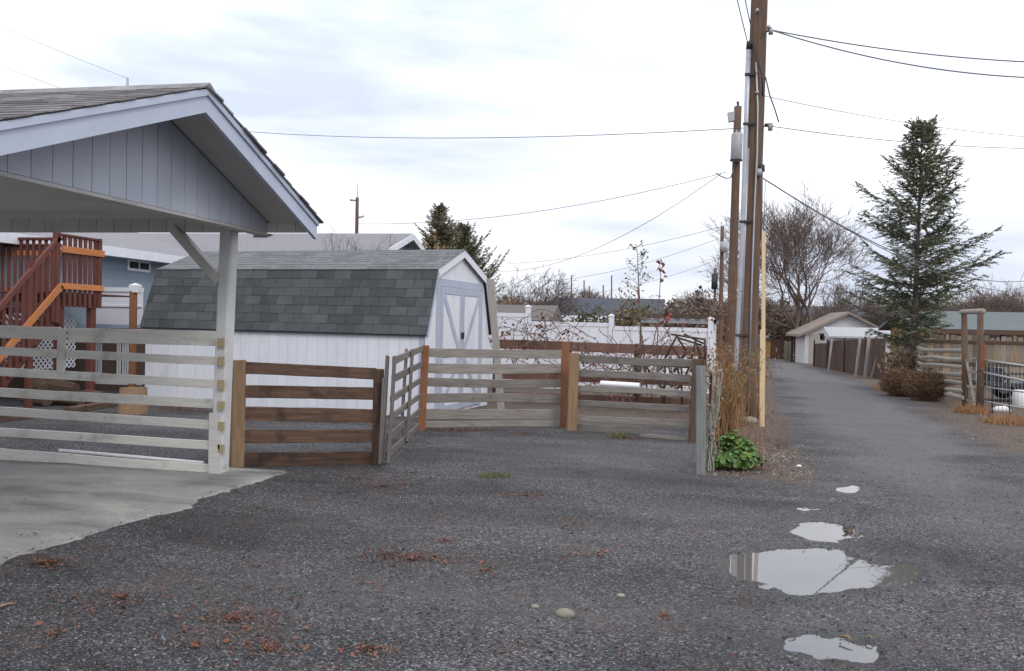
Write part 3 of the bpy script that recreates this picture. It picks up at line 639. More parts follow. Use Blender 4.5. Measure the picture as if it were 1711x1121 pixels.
# window in the wing
wa, wb = PX(212, 432, XA - .39), PX(245, 455, XA - .39)
win = box('window', (XA - .4, wa.y, wb.z), (XA - .36, wb.y + .1, wa.z), MT['white_paint'], house)
box('pane', (XA - .359, wa.y + .06, wb.z + .06), (XA - .355, (wa.y + wb.y) / 2 + .02, wa.z - .06), MT['glass'], win)
box('pane', (XA - .359, (wa.y + wb.y) / 2 + .07, wb.z + .06), (XA - .355, wb.y + .04, wa.z - .06), MT['glass'], win)
# main block
rdg = PX(690, 390, -7.5); nk = PX(640, 420, -7.5); slp = (rdg.z - nk.z) / (rdg.y - nk.y)
hw = 3.6; RY, RZ = rdg.y, rdg.z
prism('main_roof', [(-24, RY - hw, RZ - hw * slp), (-24, RY, RZ), (-24, RY + hw, RZ - hw * slp), (-24, RY + hw, RZ - hw * slp - .08), (-24, RY, RZ - .08), (-24, RY - hw, RZ - hw * slp - .08)], (16.5, 0, 0), MT['house_roof'], house)
for s in (1, -1):
    prism('rake_fascia', [(-7.5, RY, RZ - .01), (-7.5, RY + s * hw, RZ - hw * slp - .01), (-7.5, RY + s * hw, RZ - hw * slp - .19), (-7.5, RY, RZ - .19)], (.03, 0, 0), MT['white_paint'], house)
prism('gable_wall', [(-8.0, RY - hw + .35, -.5), (-8.0, RY + hw - .35, -.5), (-8.0, RY + hw - .35, RZ - (hw - .35) * slp - .08), (-8.0, RY, RZ - .09), (-8.0, RY - hw + .35, RZ - (hw - .35) * slp - .08)], (.1, 0, 0), MT['house_wall'], house)
box('main_body', (-23.5, RY - hw + .4, -.5), (-8.01, RY + hw - .4, RZ - hw * slp - .05), MT['house_wall'], house)
# roof vent and mast
q = PY(440, 394, RY - .5); box('roof_vent', (q.x - .22, q.y - .2, q.z - .1), (q.x + .22, q.y + .2, q.z + .06), MT['dark_metal'], house)

# ================================================================ DECK AND STAIRS
XD = -10.5
deck = thing('deck', 'red-brown stained raised deck with railing, stairs and new orange boards', 'deck', (XD, 13.3, -.1))
yA, yB = PX(97, 392, XD).y, PX(165, 402, XD).y; zT, zO1, zO2, zS = 2.95, 2.70, 2.05, 1.68
def up_board(name, y, z0, z1, w, t, mat, x=XD, par=deck): return board(name, (x, y, z0), (x, y, z1), w, t, MT[mat], par, up=(0, 1, 0))
up_board('corner_post', yA - .03, 1.4, zT + .06, .10, .10, 'red_stain'); up_board('corner_post', yB, zS, zT + .03, .10, .10, 'red_stain')
nb = 8
for i in range(1, nb): up_board('baluster', yA + (yB - yA) * i / nb, zS, zT - .02, .075, .03, 'red_stain', XD + .03)
board('rail', (XD, yA, zT), (XD, yB, zT), .045, .12, MT['red_stain'], deck)
board('new_board', (XD + .065, yA + .02, zO1), (XD + .065, yB + .07, zO1), .12, .03, MT['new_wood'], deck)
board('new_board', (XD + .065, yA, zO2), (XD + .065, yB + .05, zO2), .105, .03, MT['new_wood'], deck)
board('rim_joist', (XD - .03, yA, 1.80), (XD - .03, yB, 1.80), .2, .035, MT['red_stain'], deck)
for k in range(10): board('deck_plank', (XD - .1 - k * .145, yA - .2, 1.93), (XD - .1 - k * .145, yB + 1.0, 1.93), .03, .135, MT['red_stain'], deck)
for (xp, yp) in ((XD - .05, yA + .1), (XD - .05, yB - .12), (XD - 1.3, yB - .1), (XD - 1.4, yA)): board('support_post', (xp, yp, -.3), (xp, yp, 1.72), .13, .13, MT['red_stain'], deck, up=(0, 1, 0))
# stairs toward the camera side
s_bot = PX(0, 505, XD); sy1 = s_bot.y - 1.6; fall = (zT - s_bot.z) / (yA - s_bot.y)
def sz(y, z0): return z0 - (yA - y) * fall
board('stair_rail', (XD + .02, yA, zT - .06), (XD + .02, sy1, sz(sy1, zT - .06)), .09, .06, MT['red_stain'], deck)
board('new_stringer_board', (XD + .065, yA + .02, 2.06), (XD + .065, sy1, sz(sy1, 2.06) + .15), .12, .03, MT['new_wood'], deck)
y = yA - .14
while y > sy1: up_board('baluster', y, max(-.1, sz(y, 1.55)), sz(y, zT) - .08, .06, .03, 'red_stain', XD + .03); y -= .135
board('stringer', (XD - .02, yA, 1.62), (XD - .02, sy1, sz(sy1, 1.62)), .28, .04, MT['red_stain'], deck)
board('stringer', (XD - 1.0, yA, 1.62), (XD - 1.0, sy1, sz(sy1, 1.62)), .28, .04, MT['red_stain'], deck)
for i in range(8):
    ty = yA - .12 - i * .25; 
    if sz(ty, 1.75) > -.05: board('tread', (XD - 1.0, ty, sz(ty, 1.78)), (XD - .04, ty, sz(ty, 1.78)), .035, .25, MT['red_stain'], deck)
up_board('newel_post', yA - .62, -.2, 2.45, .1, .1, 'red_stain', XD - .02)
# rear railing of the deck, seen between carport beam and stairs
yR = 13.35
xa_, xb_ = PY(-25, 400, yR).x, PY(92, 403, yR).x; zr_ = PY(40, 399, yR).z
board('rail', (xa_, yR, zr_), (xb_ + .2, yR, zr_), .05, .12, MT['red_stain'], deck)
board('new_board', (xa_, yR + .03, zr_ - .26), (xb_ + .1, yR + .03, zr_ - .26), .10, .03, MT['new_wood'], deck)
board('rail', (xa_, yR + .05, zr_ - .12), (xb_ + .1, yR + .05, zr_ - .12), .06, .03, MT['red_stain'], deck)
board('new_board', (xa_, yR + .03, zr_ - .95), (xb_ + .1, yR + .03, zr_ - .95), .10, .03, MT['new_wood'], deck)
x = xa_
while x < xb_ + .2: board('baluster', (x, yR - .01, 1.75), (x, yR - .01, zr_ - .02), .06, .03, MT['red_stain'], deck, up=(1, 0, 0)); x += .13
# lattice under the landing
LV, LF = [], []
for k in range(-10, 22):
    for s in (1, -1):
        y0 = yA + k * .11; A = Vector((XD - .55 + (.008 if s > 0 else 0), y0, .55)); B = Vector((XD - .55 + (.008 if s > 0 else 0), y0 + s * 1.0, 1.55))
        ylo, yhi = yA - .55, yB + .1
        d = B - A; t0, t1 = 0.0, 1.0
        ta, tb = (ylo - A.y) / d.y, (yhi - A.y) / d.y; ta, tb = min(ta, tb), max(ta, tb); t0, t1 = max(t0, ta), min(t1, tb)
        if t1 - t0 > .03:
            Mx, Ln = frame(A + d * t0, A + d * t1, (1, 0, 0)); v_, f_ = board_data(Ln, .006, .03)
            b0 = len(LV); LV += [Mx @ Vector(p) for p in v_]; LF += [tuple(i + b0 for i in f) for f in f_]
lat = mesh('lattice', LV, LF, MT['vinyl'], deck); lat['kind'] = 'stuff'

# white vinyl gate behind the deck, post with cap, log, timbers
vy = 15.6
vg = thing('vinyl_fence', 'white vinyl privacy panel with open pickets below, between deck and shed', 'fence', (-11, vy, -.1))
def VY(x, y_): return PY(x, y_, vy)
xl_, xr_ = VY(150, 480).x, VY(238, 480).x
for (ya, yb) in ((487, 510), (512, 542)): box('panel', (xl_, vy, VY(190, yb).z), (xr_, vy + .03, VY(190, ya).z), MT['vinyl'], vg)
box('top_rail', (xl_, vy - .03, VY(190, 487).z), (xr_, vy + .05, VY(190, 480).z), MT['vinyl'], vg)
box('middle_rail', (xl_, vy - .03, VY(190, 512.5).z), (xr_, vy + .05, VY(190, 509.5).z), MT['vinyl'], vg)
box('lower_rail', (xl_, vy - .02, VY(190, 572).z), (xr_, vy + .05, VY(190, 567).z), MT['vinyl'], vg)
box('bottom_rail', (xl_, vy - .02, VY(190, 642).z), (xr_, vy + .05, VY(190, 636).z), MT['vinyl'], vg)
for px_ in (156, 160, 164, 168, 196, 200, 205, 209, 213): box('picket', (VY(px_ - 1, 600).x, vy, VY(px_, 638).z), (VY(px_ + 1.2, 600).x, vy + .02, VY(px_, 569).z), MT['vinyl'], vg)
cpst = thing('capped_post', 'orange-brown wood post with white cap beside the shed roof', 'post', G(221, 668))
b0 = G(221, 668); pxpost(cpst, 'shaft', 219, 668, 223, 486, 12, 'orange_post', base=b0)
tpx = V(223, 478, b0, b0 + Vector((1, 0, 0))); 
w_ = .085; mesh('cap', [(-w_, -w_, -.10), (w_, -w_, -.10), (w_, w_, -.10), (-w_, w_, -.10), (-w_, -w_, .04), (w_, -w_, .04), (w_, w_, .04), (-w_, w_, .04), (0, 0, .085)],
     [(3, 2, 1, 0), (0, 1, 5, 4), (1, 2, 6, 5), (2, 3, 7, 6), (3, 0, 4, 7), (4, 5, 8), (5, 6, 8), (6, 7, 8), (7, 4, 8)], MT['vinyl'], cpst, Matrix.Translation(tpx + Vector((0, .06, -.02))))
lg = G(222, 690); lv, lf = tube_data([lg + Vector((0, 0, -.05)), lg + Vector((.01, 0, .20)), lg + Vector((0, .01, .42))], [.24, .22, .21], 14)
tag(mesh('tree_stump', lv, lf, MT['tan_post']), 'tan sawn log section standing beside the shed wall', 'log')
def timber(a, b_, label, mat='red_stain'):
    A, B = G(*a), G(*b_); tag(board('landscape_timber', A + Vector((0, 0, .05)), B + Vector((0, 0, .05)), .12, .12, MT[mat], None, seg=5, rough=.006), label, 'timber', 'timbers lying on the yard gravel')
timber((112, 692), (205, 676), 'reddish brown timber lying on the gravel, pointing at the tan log', 'brown_wood'); timber((-60, 712), (58, 697), 'short reddish brown timber lying on the gravel near the stairs', 'brown_wood')
# firewood and a tarp-dark heap below the deck
for k, (px_, py_) in enumerate(((55, 668), (75, 672), (92, 668), (120, 672), (138, 668), (70, 655), (108, 656))):
    g_ = G(px_, 676); g_ = Vector((g_.x, g_.y + random.uniform(-.2, .2), .12 + (.2 if k > 4 else 0) + terr(g_.y)))
    a_ = random.uniform(-.5, .5); d_ = Vector((math.cos(a_), math.sin(a_), random.uniform(-.1, .1))) * .3
    vs, fs = tube_data([g_ - d_, g_ - d_ * .3, g_ + d_ * .4, g_ + d_], [.11, .13, .12, .10], 9)
    tag(mesh('firewood_log', vs, fs, MT['dark_wood']), 'dark split firewood log heaped under the red deck stairs', 'log', 'firewood under the deck')

# ================================================================ WHITE VINYL FENCE AND YARD BEHIND THE PEN
VN = 23.0
vf = thing('vinyl_fence', 'long white vinyl privacy fence stepping down behind the brown rail fence', 'fence', (-2, VN, -.4))
def VF(x, y_, Y=VN): return PY(x, y_, Y)
secs = [(640, 883, 520, 522), (883, 1022, 536, 540), (1022, 1188, 544, 549)]
for (xa, xb, ya, yb) in secs:
    A, B = VF(xa, ya), VF(xb, yb); x0, x1 = A.x + .06, B.x - .06; zt = (A.z + B.z) / 2; k = int((x1 - x0) / .25)
    for i in range(k):
        box('panel_board', (x0 + (x1 - x0) * i / k + .002, VN - .012, -.45), (x0 + (x1 - x0) * (i + 1) / k - .002, VN + .012 + random.uniform(0, .001), zt - .02), MT['vinyl'], vf)
    box('top_rail', (x0, VN - .03, zt - .11), (x1, VN + .03, zt), MT['vinyl'], vf); box('bottom_rail', (x0, VN - .03, -.4), (x1, VN + .03, -.28), MT['vinyl'], vf)
for (px_, py_) in ((640, 506), (883, 511), (1022, 526), (1188, 531)):
    q = VF(px_, py_); box('post', (q.x - .07, VN - .07, -.5), (q.x + .07, VN + .07, q.z - .05), MT['vinyl'], vf)
    w_ = .085; mesh('post_cap', [(-w_, -w_, -.05), (w_, -w_, -.05), (w_, w_, -.05), (-w_, w_, -.05), (-w_, -w_, -.01), (w_, -w_, -.01), (w_, w_, -.01), (-w_, w_, -.01), (0, 0, .03)],
        [(3, 2, 1, 0), (0, 1, 5, 4), (1, 2, 6, 5), (2, 3, 7, 6), (3, 0, 4, 7), (4, 5, 8), (5, 6, 8), (6, 7, 8), (7, 4, 8)], MT['vinyl'], vf, Matrix.Translation((q.x, VN, q.z)))
# low patio cover right behind the vinyl fence
pgl = thing('patio_cover', 'white-framed patio cover with dark slatted roof behind the white fence', 'pergola', (0, 25, -.4))
pa, pb_ = PY(1066, 530, 25.2), PY(1200, 533, 25.2)
box('beam', (pa.x, 25.1, PY(1130, 540, 25.2).z), (pb_.x, 25.2, PY(1130, 532, 25.2).z), MT['vinyl'], pgl)
for x in (pa.x + .06, pb_.x - .1): box('post', (x - .05, 25.1, -.6), (x + .05, 25.2, PY(1130, 533, 25.2).z), MT['vinyl'], pgl)
zt = PY(1130, 529, 25.2).z
for i in range(9):
    x = pa.x + (pb_.x - pa.x) * i / 8; box('rafter', (x - .09, 24.8, zt - .06), (x + .09, 27.5, zt + .03), MT['dark_wood'], pgl)
board('roof_edge', (pa.x - .1, 24.9, zt + .05), (pb_.x + .4, 24.9, zt + .05), .03, .12, MT['dark_wood'], pgl)
# brown rail fence between pen and vinyl fence
RY_ = 17.6
brf = thing('rail_fence', 'long reddish brown rail fence overgrown with dry vines, behind the pen', 'fence', (-1, RY_, -.2))
def RF(x, y_): return PY(x, y_, RY_)
for (ya, yb, yc, yd) in ((565, 583, 577, 598), (618, 632, 630, 645), (655, 668, 667, 682)):
    A = (RF(826, ya) + RF(826, yb)) / 2; B = (RF(1178, yc) + RF(1178, yd)) / 2
    for (f0, f1) in ((0, .345), (.35, .68), (.685, 1)):
        board('rail', A.lerp(B, f0), A.lerp(B, f1),   .2, .04, MT['faded_brown'], brf, seg=5, rough=.006)
for px_ in (828, 950, 1064, 1177):
    q = RF(px_, 566 + (px_ - 828) * .035); board('post', (q.x, RY_ + .08, terr(RY_) - .1), (q.x, RY_ + .08, q.z), .11, .11, MT['brown_wood'], brf, up=(1, 0, 0))
A = G(838, 690); tp = PY(820, 466, A.y)
tag(board('leaning_board', A + Vector((0, 0, -.05)), tp, .13, .05, MT['pale_board'], None, up=(1, 0, 0), seg=6, rough=.004), 'tall pale weathered board leaning beside the shed doors', 'board')
A = V(1004, 641, (-2, 13.4), (2, 13.0)); B = V(1069, 645, (-2, 13.4), (2, 13.0))
tag(board('foam_pad', A, B, .095, .16, MT['white_plastic'], None, seg=4, c=.035), 'bright white foam pad resting behind the grey pen planks', 'pad')
for i, (a_, b_, w_) in enumerate((((1140, 678), (1178, 684), .3),)): pass
# rusty folded metal frame
def RK(x, y_, dy=0): return V(1040 + x / 7.006, 500 + y_ / 7.006, (-2, 13.0 + dy), (2, 12.6 + dy))
rk = thing('metal_rack', 'rusty brown folded metal frame propped above the pen fence corner', 'rack', G(1150, 725))
for (a_, b_, dy) in (((570, 410), (970, 470), 0), ((720, 405), (950, 520), .25), ((640, 440), (745, 600), 0), ((745, 600), (700, 700), 0), ((640, 420), (500, 690), .2), ((590, 560), (690, 720), .2),
                     ((850, 480), (915, 650), 0), ((915, 650), (880, 720), 0), ((860, 480), (805, 720), .25), ((965, 470), (960, 700), 0), ((650, 450), (930, 540), .3), ((440, 830), (480, 760), .2), ((150, 790), (200, 850), .2), ((270, 770), (320, 850), .2),
                     ((600, 850), (640, 790), .2), ((640, 790), (665, 890), .2), ((740, 890), (790, 770), .2), ((540, 780), (800, 800), .25), ((390, 960), (490, 1050), .2), ((640, 1050), (700, 970), .2), ((500, 690), (490, 1250), .2), ((960, 700), (965, 1300), .0), ((690, 720), (700, 1280), .2)):
    tube('bar', [RK(*a_, dy), RK(*b_, dy)], .016, MT['rust'], rk, 6)

# ================================================================ UTILITY POLES
def pole(name, label, bx, by, tx, ty, r0, r1, group='utility poles along the alley', base=None, mat='pole_wood'):
    b0 = base if base is not None else G(bx, by); d = ray(bx, by); n_ = Vector((d.x, d.y, 0)).normalized(); q = ray(tx, ty)
    top = C0 + q * ((b0 - C0).dot(n_) / q.dot(n_))
    t = thing(name, label, 'utility pole', b0, group); b1 = b0 - Vector((0, 0, .3))
    n_ = 9; pts = [b1.lerp(top, i / n_) + Vector((.012 * mnoise.noise((i, 3, bx)), 0, 0)) for i in range(n_ + 1)]
    vs, fs = tube_data(pts, [r0 + (r1 - r0) * i / n_ for i in range(n_ + 1)], 14); mesh('shaft', vs, fs, MT[mat], t, smooth=True)
    return t, b0, top
MP, mb, mt = pole('utility_pole', 'tall brown pole with two grey conduits and many wire hooks', 1244, 701, 1272, -90, .185, .14)
def on_pole(px, py, fr=0.0): return V(px, py, mb, mb + Vector((1, -.18, 0)))
fwd = (C0 - mb); fwd.z = 0; fwd.normalize(); sid = fwd.cross(Vector((0, 0, 1)))      # sid points left in the picture
if sid.x > 0: sid = -sid
# conduits (left of and on the pole)
for (pts, r) in (([(1228, 700), (1231, 600), (1240, 420), (1247, 210), (1251, 85)], .048), ([(1236, 700), (1243, 430), (1250, 250)], .034)):
    tube('conduit', [on_pole(*p) + fwd * .12 for p in pts], r, MT['steel'], MP, 10)
tube('weatherhead', [on_pole(1251, 86) + fwd * .12, on_pole(1252, 76) + fwd * .14, on_pole(1256, 72) + fwd * .12], [.05, .055, .03], MT['dark_metal'], MP, 10)
tube('ground_cable', [on_pole(*p) + fwd * .19 for p in ((1263, 110), (1266, 180), (1265, 260), (1261, 340), (1256, 480), (1250, 690))], .014, MT['steel'], MP, 6)
tube('cable', [on_pole(*p) + fwd * .2 for p in ((1257, 75), (1266, 105), (1273, 130), (1274, 165))], .014, MT['dark_metal'], MP, 6)
tube('cable', [on_pole(*p) + fwd * .05 - sid * .03 for p in ((1276, 130), (1283, 160), (1292, 185), (1298, 205))], .011, MT['dark_metal'], MP, 6)
tube('cable', [on_pole(*p) for p in ((1274, 240), (1274, 300), (1272, 400))], .012, MT['steel'], MP, 6)
for (py_) in (128, 210, 372, 560):
    a_ = on_pole(1251 - (py_ - 85) * .036, py_) + fwd * .15; b_ = on_pole(1266 - (py_ - 85) * .036, py_) + fwd * .19
    board('strap', a_ + sid * .05, b_, .045, .03, MT['dark_metal'], MP)
for (px_, py_) in ((1265, 25), (1265, 160), (1284, 52)):
    q = on_pole(px_, py_) + fwd * .17; tube('bolt', [q, q + fwd * .09], [.035, .03], MT['steel'], MP, 8)
br = on_pole(1278, 208); tube('bracket_arm', [br, on_pole(1291, 212)], .03, MT['dark_metal'], MP, 7); tube('insulator', [on_pole(1287, 206), on_pole(1287, 218)], [.05, .04], MT['grey_metal'], MP, 10)
tube('bracket_arm', [on_pole(1274, 55), on_pole(1287, 50)], .022, MT['dark_metal'], MP, 7); tube('insulator', [on_pole(1288, 46), on_pole(1288, 57)], [.03, .045], MT['grey_metal'], MP, 10)
tube('splice_box', [on_pole(1273, 277) + fwd * .1, on_pole(1272, 288) + fwd * .1], [.05, .06], MT['dark_metal'], MP, 9)
tube('splice_box', [on_pole(1269, 285) + fwd * .17, on_pole(1268, 296) + fwd * .17], [.045, .05], MT['grey_metal'], MP, 9)
# marker stake
sb_, st_ = G(1273, 713), None; st_ = V(1276, 388, sb_, sb_ + Vector((1, -.18, 0)))
gm = thing('marker_stake', 'pale yellow upright marker stake beside the tall brown pole', 'stake', sb_)
board('lower_stake', sb_ + Vector((0, 0, -.1)), sb_.lerp(st_, .5), .085, .035, MT['stake'], gm, up=(1, 0, 0), seg=4, rough=.003)
board('upper_stake', sb_.lerp(st_, .48) + Vector((.012, .02, 0)), st_, .06, .03, MT['stake'], gm, up=(1, 0, 0), seg=4, rough=.003)
tube('wire', [st_, V(1279, 300, sb_, sb_ + Vector((1, -.18, 0)))], .008, MT['steel'], gm, 5)
# second pole with transformer and lamp
SP, sb2, st2 = pole('utility_pole', 'shorter pole with grey transformer can and flood lamp behind the tall pole', 1219, 640, 1233, 178, .17, .13)
def on2(px, py): return V(px, py, sb2, sb2 + Vector((1, -.18, 0)))
tube('pole_cap', [on2(1233, 178), on2(1233, 170)], [.03, .05], MT['dark_metal'], SP, 8)
tr = [on2(1232, 226) + fwd * .32, on2(1230, 272) + fwd * .32]
can = tube('transformer', [tr[0], tr[0].lerp(tr[1], .05), tr[0].lerp(tr[1], .95), tr[1]], [.17, .2, .2, .16], MT['grey_metal'], SP, 18)
tube('rim', [tr[0].lerp(tr[1], .95), tr[0].lerp(tr[1], .99)], .215, MT['dark_metal'], can, 18)
for px_ in (1231, 1238): tube('bushing', [on2(px_, 229) + fwd * .33, on2(px_, 221) + fwd * .33], [.04, .03], MT['grey_metal'], can, 8)
q = on2(1222, 195); box('flood_lamp', (-.12, -.1, -.17), (.12, .1, .15), MT['grey_metal'], SP, Matrix.Translation(q) @ Matrix.Rotation(-.15, 4, 'Y')); tube('lamp_arm', [q, on2(1232, 194)], .02, MT['dark_metal'], SP, 6)
p3b = Vector((3.33, 53, terr(53))); p3b = PY(1204, 560, 53); p3b.z = terr(53)
P3, b3, t3 = pole('utility_pole', 'far slim pole with small transformer beyond the white fence', 1203, 590, 1207, 378, .15, .11, base=p3b)
q = PY(1209, 412, 52.7); tube('transformer', [q + Vector((0, 0, .3)), q - Vector((0, 0, .35))], .24, MT['grey_metal'], P3, 12)
p4b = PY(1194, 570, 82); p4b.z = terr(82)
P4, b4, t4 = pole('utility_pole', 'farthest alley pole carrying a dark transformer, beyond the slim one', 1193, 595, 1195, 448, .15, .11, base=p4b)
q = PY(1194, 470, 81.6); tube('transformer', [q + Vector((0, 0, .75)), q - Vector((0, 0, .75))], .3, MT['dark_metal'], P4, 12)
p5b = PY(596, 400, 62); p5b.z = terr(62)
P5, b5, t5 = pole('utility_pole', 'street light pole with thin mast above the house roof', 596, 500, 597, 330, .17, .13, base=p5b)
mq = PY(598, 305, 62); tube('mast', [PY(597, 332, 62), mq], .03, MT['grey_metal'], P5, 5)
for (a_, b_) in (((597, 335), (585, 334)), ((597, 364), (608, 361))): tube('lamp_arm', [PY(*a_, 62), PY(*b_, 62)], [.06, .09], MT['grey_metal'], P5, 6)
for i, px_ in enumerate((955, 976, 985, 1022, 1008)):
    b_ = PY(px_, 540, 190); b_.z = terr(190); t_p = PY(px_, (460, 468, 478, 460, 476)[i], 190)
    tag(tube('utility_pole', [b_, t_p], [.22, .16], MT['far_bark'], None, 6), 'tiny distant pole rising over the dark long roof', 'utility pole', 'distant poles beyond the long roof')

# ================================================================ WIRES
def wire(label, A, B, sag, r=.012, n=24):
    r = r * .62
    pts = [A.lerp(B, i / n) - Vector((0, 0, 4 * sag * (i / n) * (1 - i / n))) for i in range(n + 1)]
    return tag(tube('overhead_wire', pts, r, MT['wire'], None, 5), label, 'wire', 'overhead wires')
j1, j2, j3 = on_pole(1288, 50), on_pole(1298, 210), on_pole(1272, 296)
wire('upper of the two thick drops from the top hook of the tall pole', j1, PY(1790, 106, 17), .12, .02); wire('lower of the two thick drops from the top hook of the tall pole', j1, PY(1790, 131, 16.6), .22, .02)
wire('thin wire leaving the tall pole just below its straps', on_pole(1276, 160), PY(1790, 234, 19), .12, .009)
wire('thin wire from the bracket arm over the spruce', on_pole(1289, 211), PY(1790, 248, 21), .12, .012); wire('long nearly level wire from carport roof to bracket arm', PY(250, 203, 24), on_pole(1289, 211), .35, .013)
wire('cable dropping past the bare tree, upper of the pair', j3, PY(1790, 445, 40), 1.2, .02); wire('cable dropping past the bare tree, lower of the pair', j3, PY(1790, 478, 40), 1.0, .016)
wire('wire from the transformer pole to the house roof', PY(1215, 287, 30), PY(600, 374, 34), .5, .018); wire('sagging wire from the transformer pole down behind the shed', PY(1205, 290, 30), PY(790, 448, 48), 1.3, .018)
tag(tube('overhead_wire', [PY(1196, 289, 30), PY(1204, 294, 30), PY(1213, 298, 30), PY(1221, 297, 30), PY(1226, 282, 30)], .02, MT['wire'], None, 6), 'looped jumper wire hanging at the transformer pole', 'wire', 'overhead wires')
wire('wire from the slim far pole toward the conifers, upper', PY(1207, 378, 53), PY(815, 442, 60), .5, .022); wire('wire from the slim far pole toward the conifers, lower', PY(1207, 396, 53), PY(900, 470, 75), .6, .022)
wire('lowest thin wire at the slim far pole', PY(1205, 432, 53), PY(960, 492, 90), .5, .02)
wire('left steep wire rising from the conduit head', on_pole(1251, 78), on_pole(1218, -60), .02, .016); wire('right steep wire rising from the conduit head', on_pole(1260, 68), on_pole(1233, -60), .02, .016)
wire('thin wire ending at the mast above the carport roof', PY(-60, 15, 22), PY(214, 131, 18), .05, .008); wire('short wire vanishing behind the carport roof', PY(-60, 85, 20), PY(115, 152, 18), .02, .008)
tag(tube('roof_mast', [PY(213, 160, 18), PY(213, 130, 18)], .03, MT['grey_metal'], None, 6), 'small grey service mast poking above the carport roof', 'mast')

# ================================================================ RIGHT SIDE OF THE ALLEY
# dark board fence
fa, fb = G(1361, 612), G(1478, 635); fA, fB = Vector((fa.x, fa.y, 0)), Vector((fb.x, fb.y, 0))
dfn = thing('board_fence', 'dark brown vertical board fence in front of the white garage', 'fence', fb)
fl = (fB - fA).length; k = int(fl / .2); me_b = bpy.data.meshes.new('board'); v_, f_ = board_data(1.9, .185, .025); me_b.from_pydata(v_, [], f_); me_b.materials.append(MT['fence_dark'])
dirv = (fB - fA).normalized()
for i in range(k):
    p = fA.lerp(fB, (i + .5) / k); z0 = terr(p.y) - .08; hs_ = 1.0 + random.uniform(-.02, .02) - (.08 if i < k * .25 else 0)
    Mx, _ = frame(Vector((p.x, p.y, z0)), Vector((p.x + random.uniform(-.01, .01), p.y, z0 + 1)), dirv); Mx = Mx @ Matrix.Diagonal((hs_, 1, 1, 1)); share('board', me_b, Mx, dfn)
sd_ = Vector((-dirv.y, dirv.x, 0)); 
if sd_.x > 0: sd_ = -sd_
for f in (.0, .28, .56, .82): p = fA.lerp(fB, f) + sd_ * .06; board('post', (p.x, p.y, terr(p.y) - .1), (p.x, p.y, terr(p.y) + 1.95), .1, .1, MT['fence_dark'], dfn, up=(1, 0, 0))
lean = 'pale props leaning on the dark board fence'
for (bx, by, tx, ty, w, lb) in ((1390, 621, 1394, 565, 3.2, 'thin pale post against the dark fence nearest the garage'), (1437, 631, 1442, 564, 4, 'pale upright board against the middle of the dark fence'), (1453, 632, 1457, 562, 5, 'widest pale upright board against the dark fence'),
                                (1464, 632, 1476, 574, 3.5, 'thin pale board leaning right against the dark fence'), (1474, 618, 1483, 562, 4.2, 'tilted pale board at the dark fence end near the spruce')):
    b0 = G(bx, by) if by > 620 else G(bx, 632); d = ray(bx, by); n_ = Vector((d.x, d.y, 0)).normalized(); q = ray(tx, ty); tp = C0 + q * ((b0 - C0).dot(n_) / q.dot(n_)); wm = w * depth(b0) / F_PX
    tag(board('prop_board', b0 + sd_ * .2, tp + sd_ * .12, wm, wm * .5, MT['pale_board'], None, up=(1, 0, 0)), lb, 'board', lean)
# white garage
gb = G(1344, 607); gar = thing('garage', 'white garage with low tan gable roof behind the dark board fence', 'garage', gb)
gY = gb.y; gx0 = gb.x; ev = PY(1344, 553, gY).z; gw = 9.0; pk = PY(1416, 521, gY).z; xm = PY(1416, 521, gY).x; gx1 = 2 * xm - gx0
prism('front_wall', [(gx0, gY, terr(gY) - .2), (gx1, gY, terr(gY) - .2), (gx1, gY, ev), (xm, gY, pk - .15), (gx0, gY, ev)], (0, .2, 0), MT['garage_wall'], gar)
box('side_wall', (gx0 - .004, gY + .2, terr(gY) - .3), (gx1, gY + 7, ev), MT['garage_wall'], gar)
dq = PY(1361, 570, gY).x; box('garage_door', (gx0 + .35, gY - .05, terr(gY)), (gx0 + 1.4, gY - .01, ev - .25), MT['pale_board'], gar)
for s, xe in ((-1, gx0 - .6), (1, gx1 + .6)):
    ze = pk - (pk - ev) * abs(xe - xm) / abs(gx0 - xm)
    prism('roof', [(xm, gY - .6, pk + .02), (xe, gY - .6, ze + .02), (xe, gY - .6, ze - .2), (xm, gY - .6, pk - .2)], (0, 8, 0), MT['garage_roof'], gar)
wq = PY(1374, 563, gY); wn_ = box('window', (wq.x - .3, gY - .04, wq.z - .35), (wq.x + .35, gY - .006, wq.z + .35), MT['tan_post'], gar); box('pane', (wq.x - .2, gY - .05, wq.z - .25), (wq.x + .25, gY - .042, wq.z + .25), MT['glass'], wn_)
# small grey-roofed lean-to in front of the garage
ly = gY - 9; la, lb_ = PY(1383, 566, ly), PY(1480, 558, ly)
lt = thing('lean_to', 'low shed with pale grey metal roof between garage and dark fence', 'shed', Vector((la.x, ly, terr(ly))))
prism('roof', [(la.x, ly - .5, PY(1383, 561, ly).z), (lb_.x + 1.5, ly - .5, PY(1383, 561, ly).z), (lb_.x + 1.5, ly + 1.8, PY(1383, 546, ly).z), (la.x, ly + 1.8, PY(1383, 546, ly).z)], (0, 0, -.06), MT['grey_metal'], lt)
box('wall', (la.x + .1, ly, terr(ly) - .2), (lb_.x + 1.3, ly + 1.7, PY(1383, 564, ly).z), MT['garage_wall'], lt)
prism('gable_panel', [(la.x + .05, ly - .3, PY(1383, 561, ly).z - .07), (la.x + .05, ly + 1.7, PY(1383, 561, ly).z - .07), (la.x + .05, ly + 1.7, PY(1383, 547, ly).z - .07)], (.04, 0, 0), MT['garage_wall'], lt)
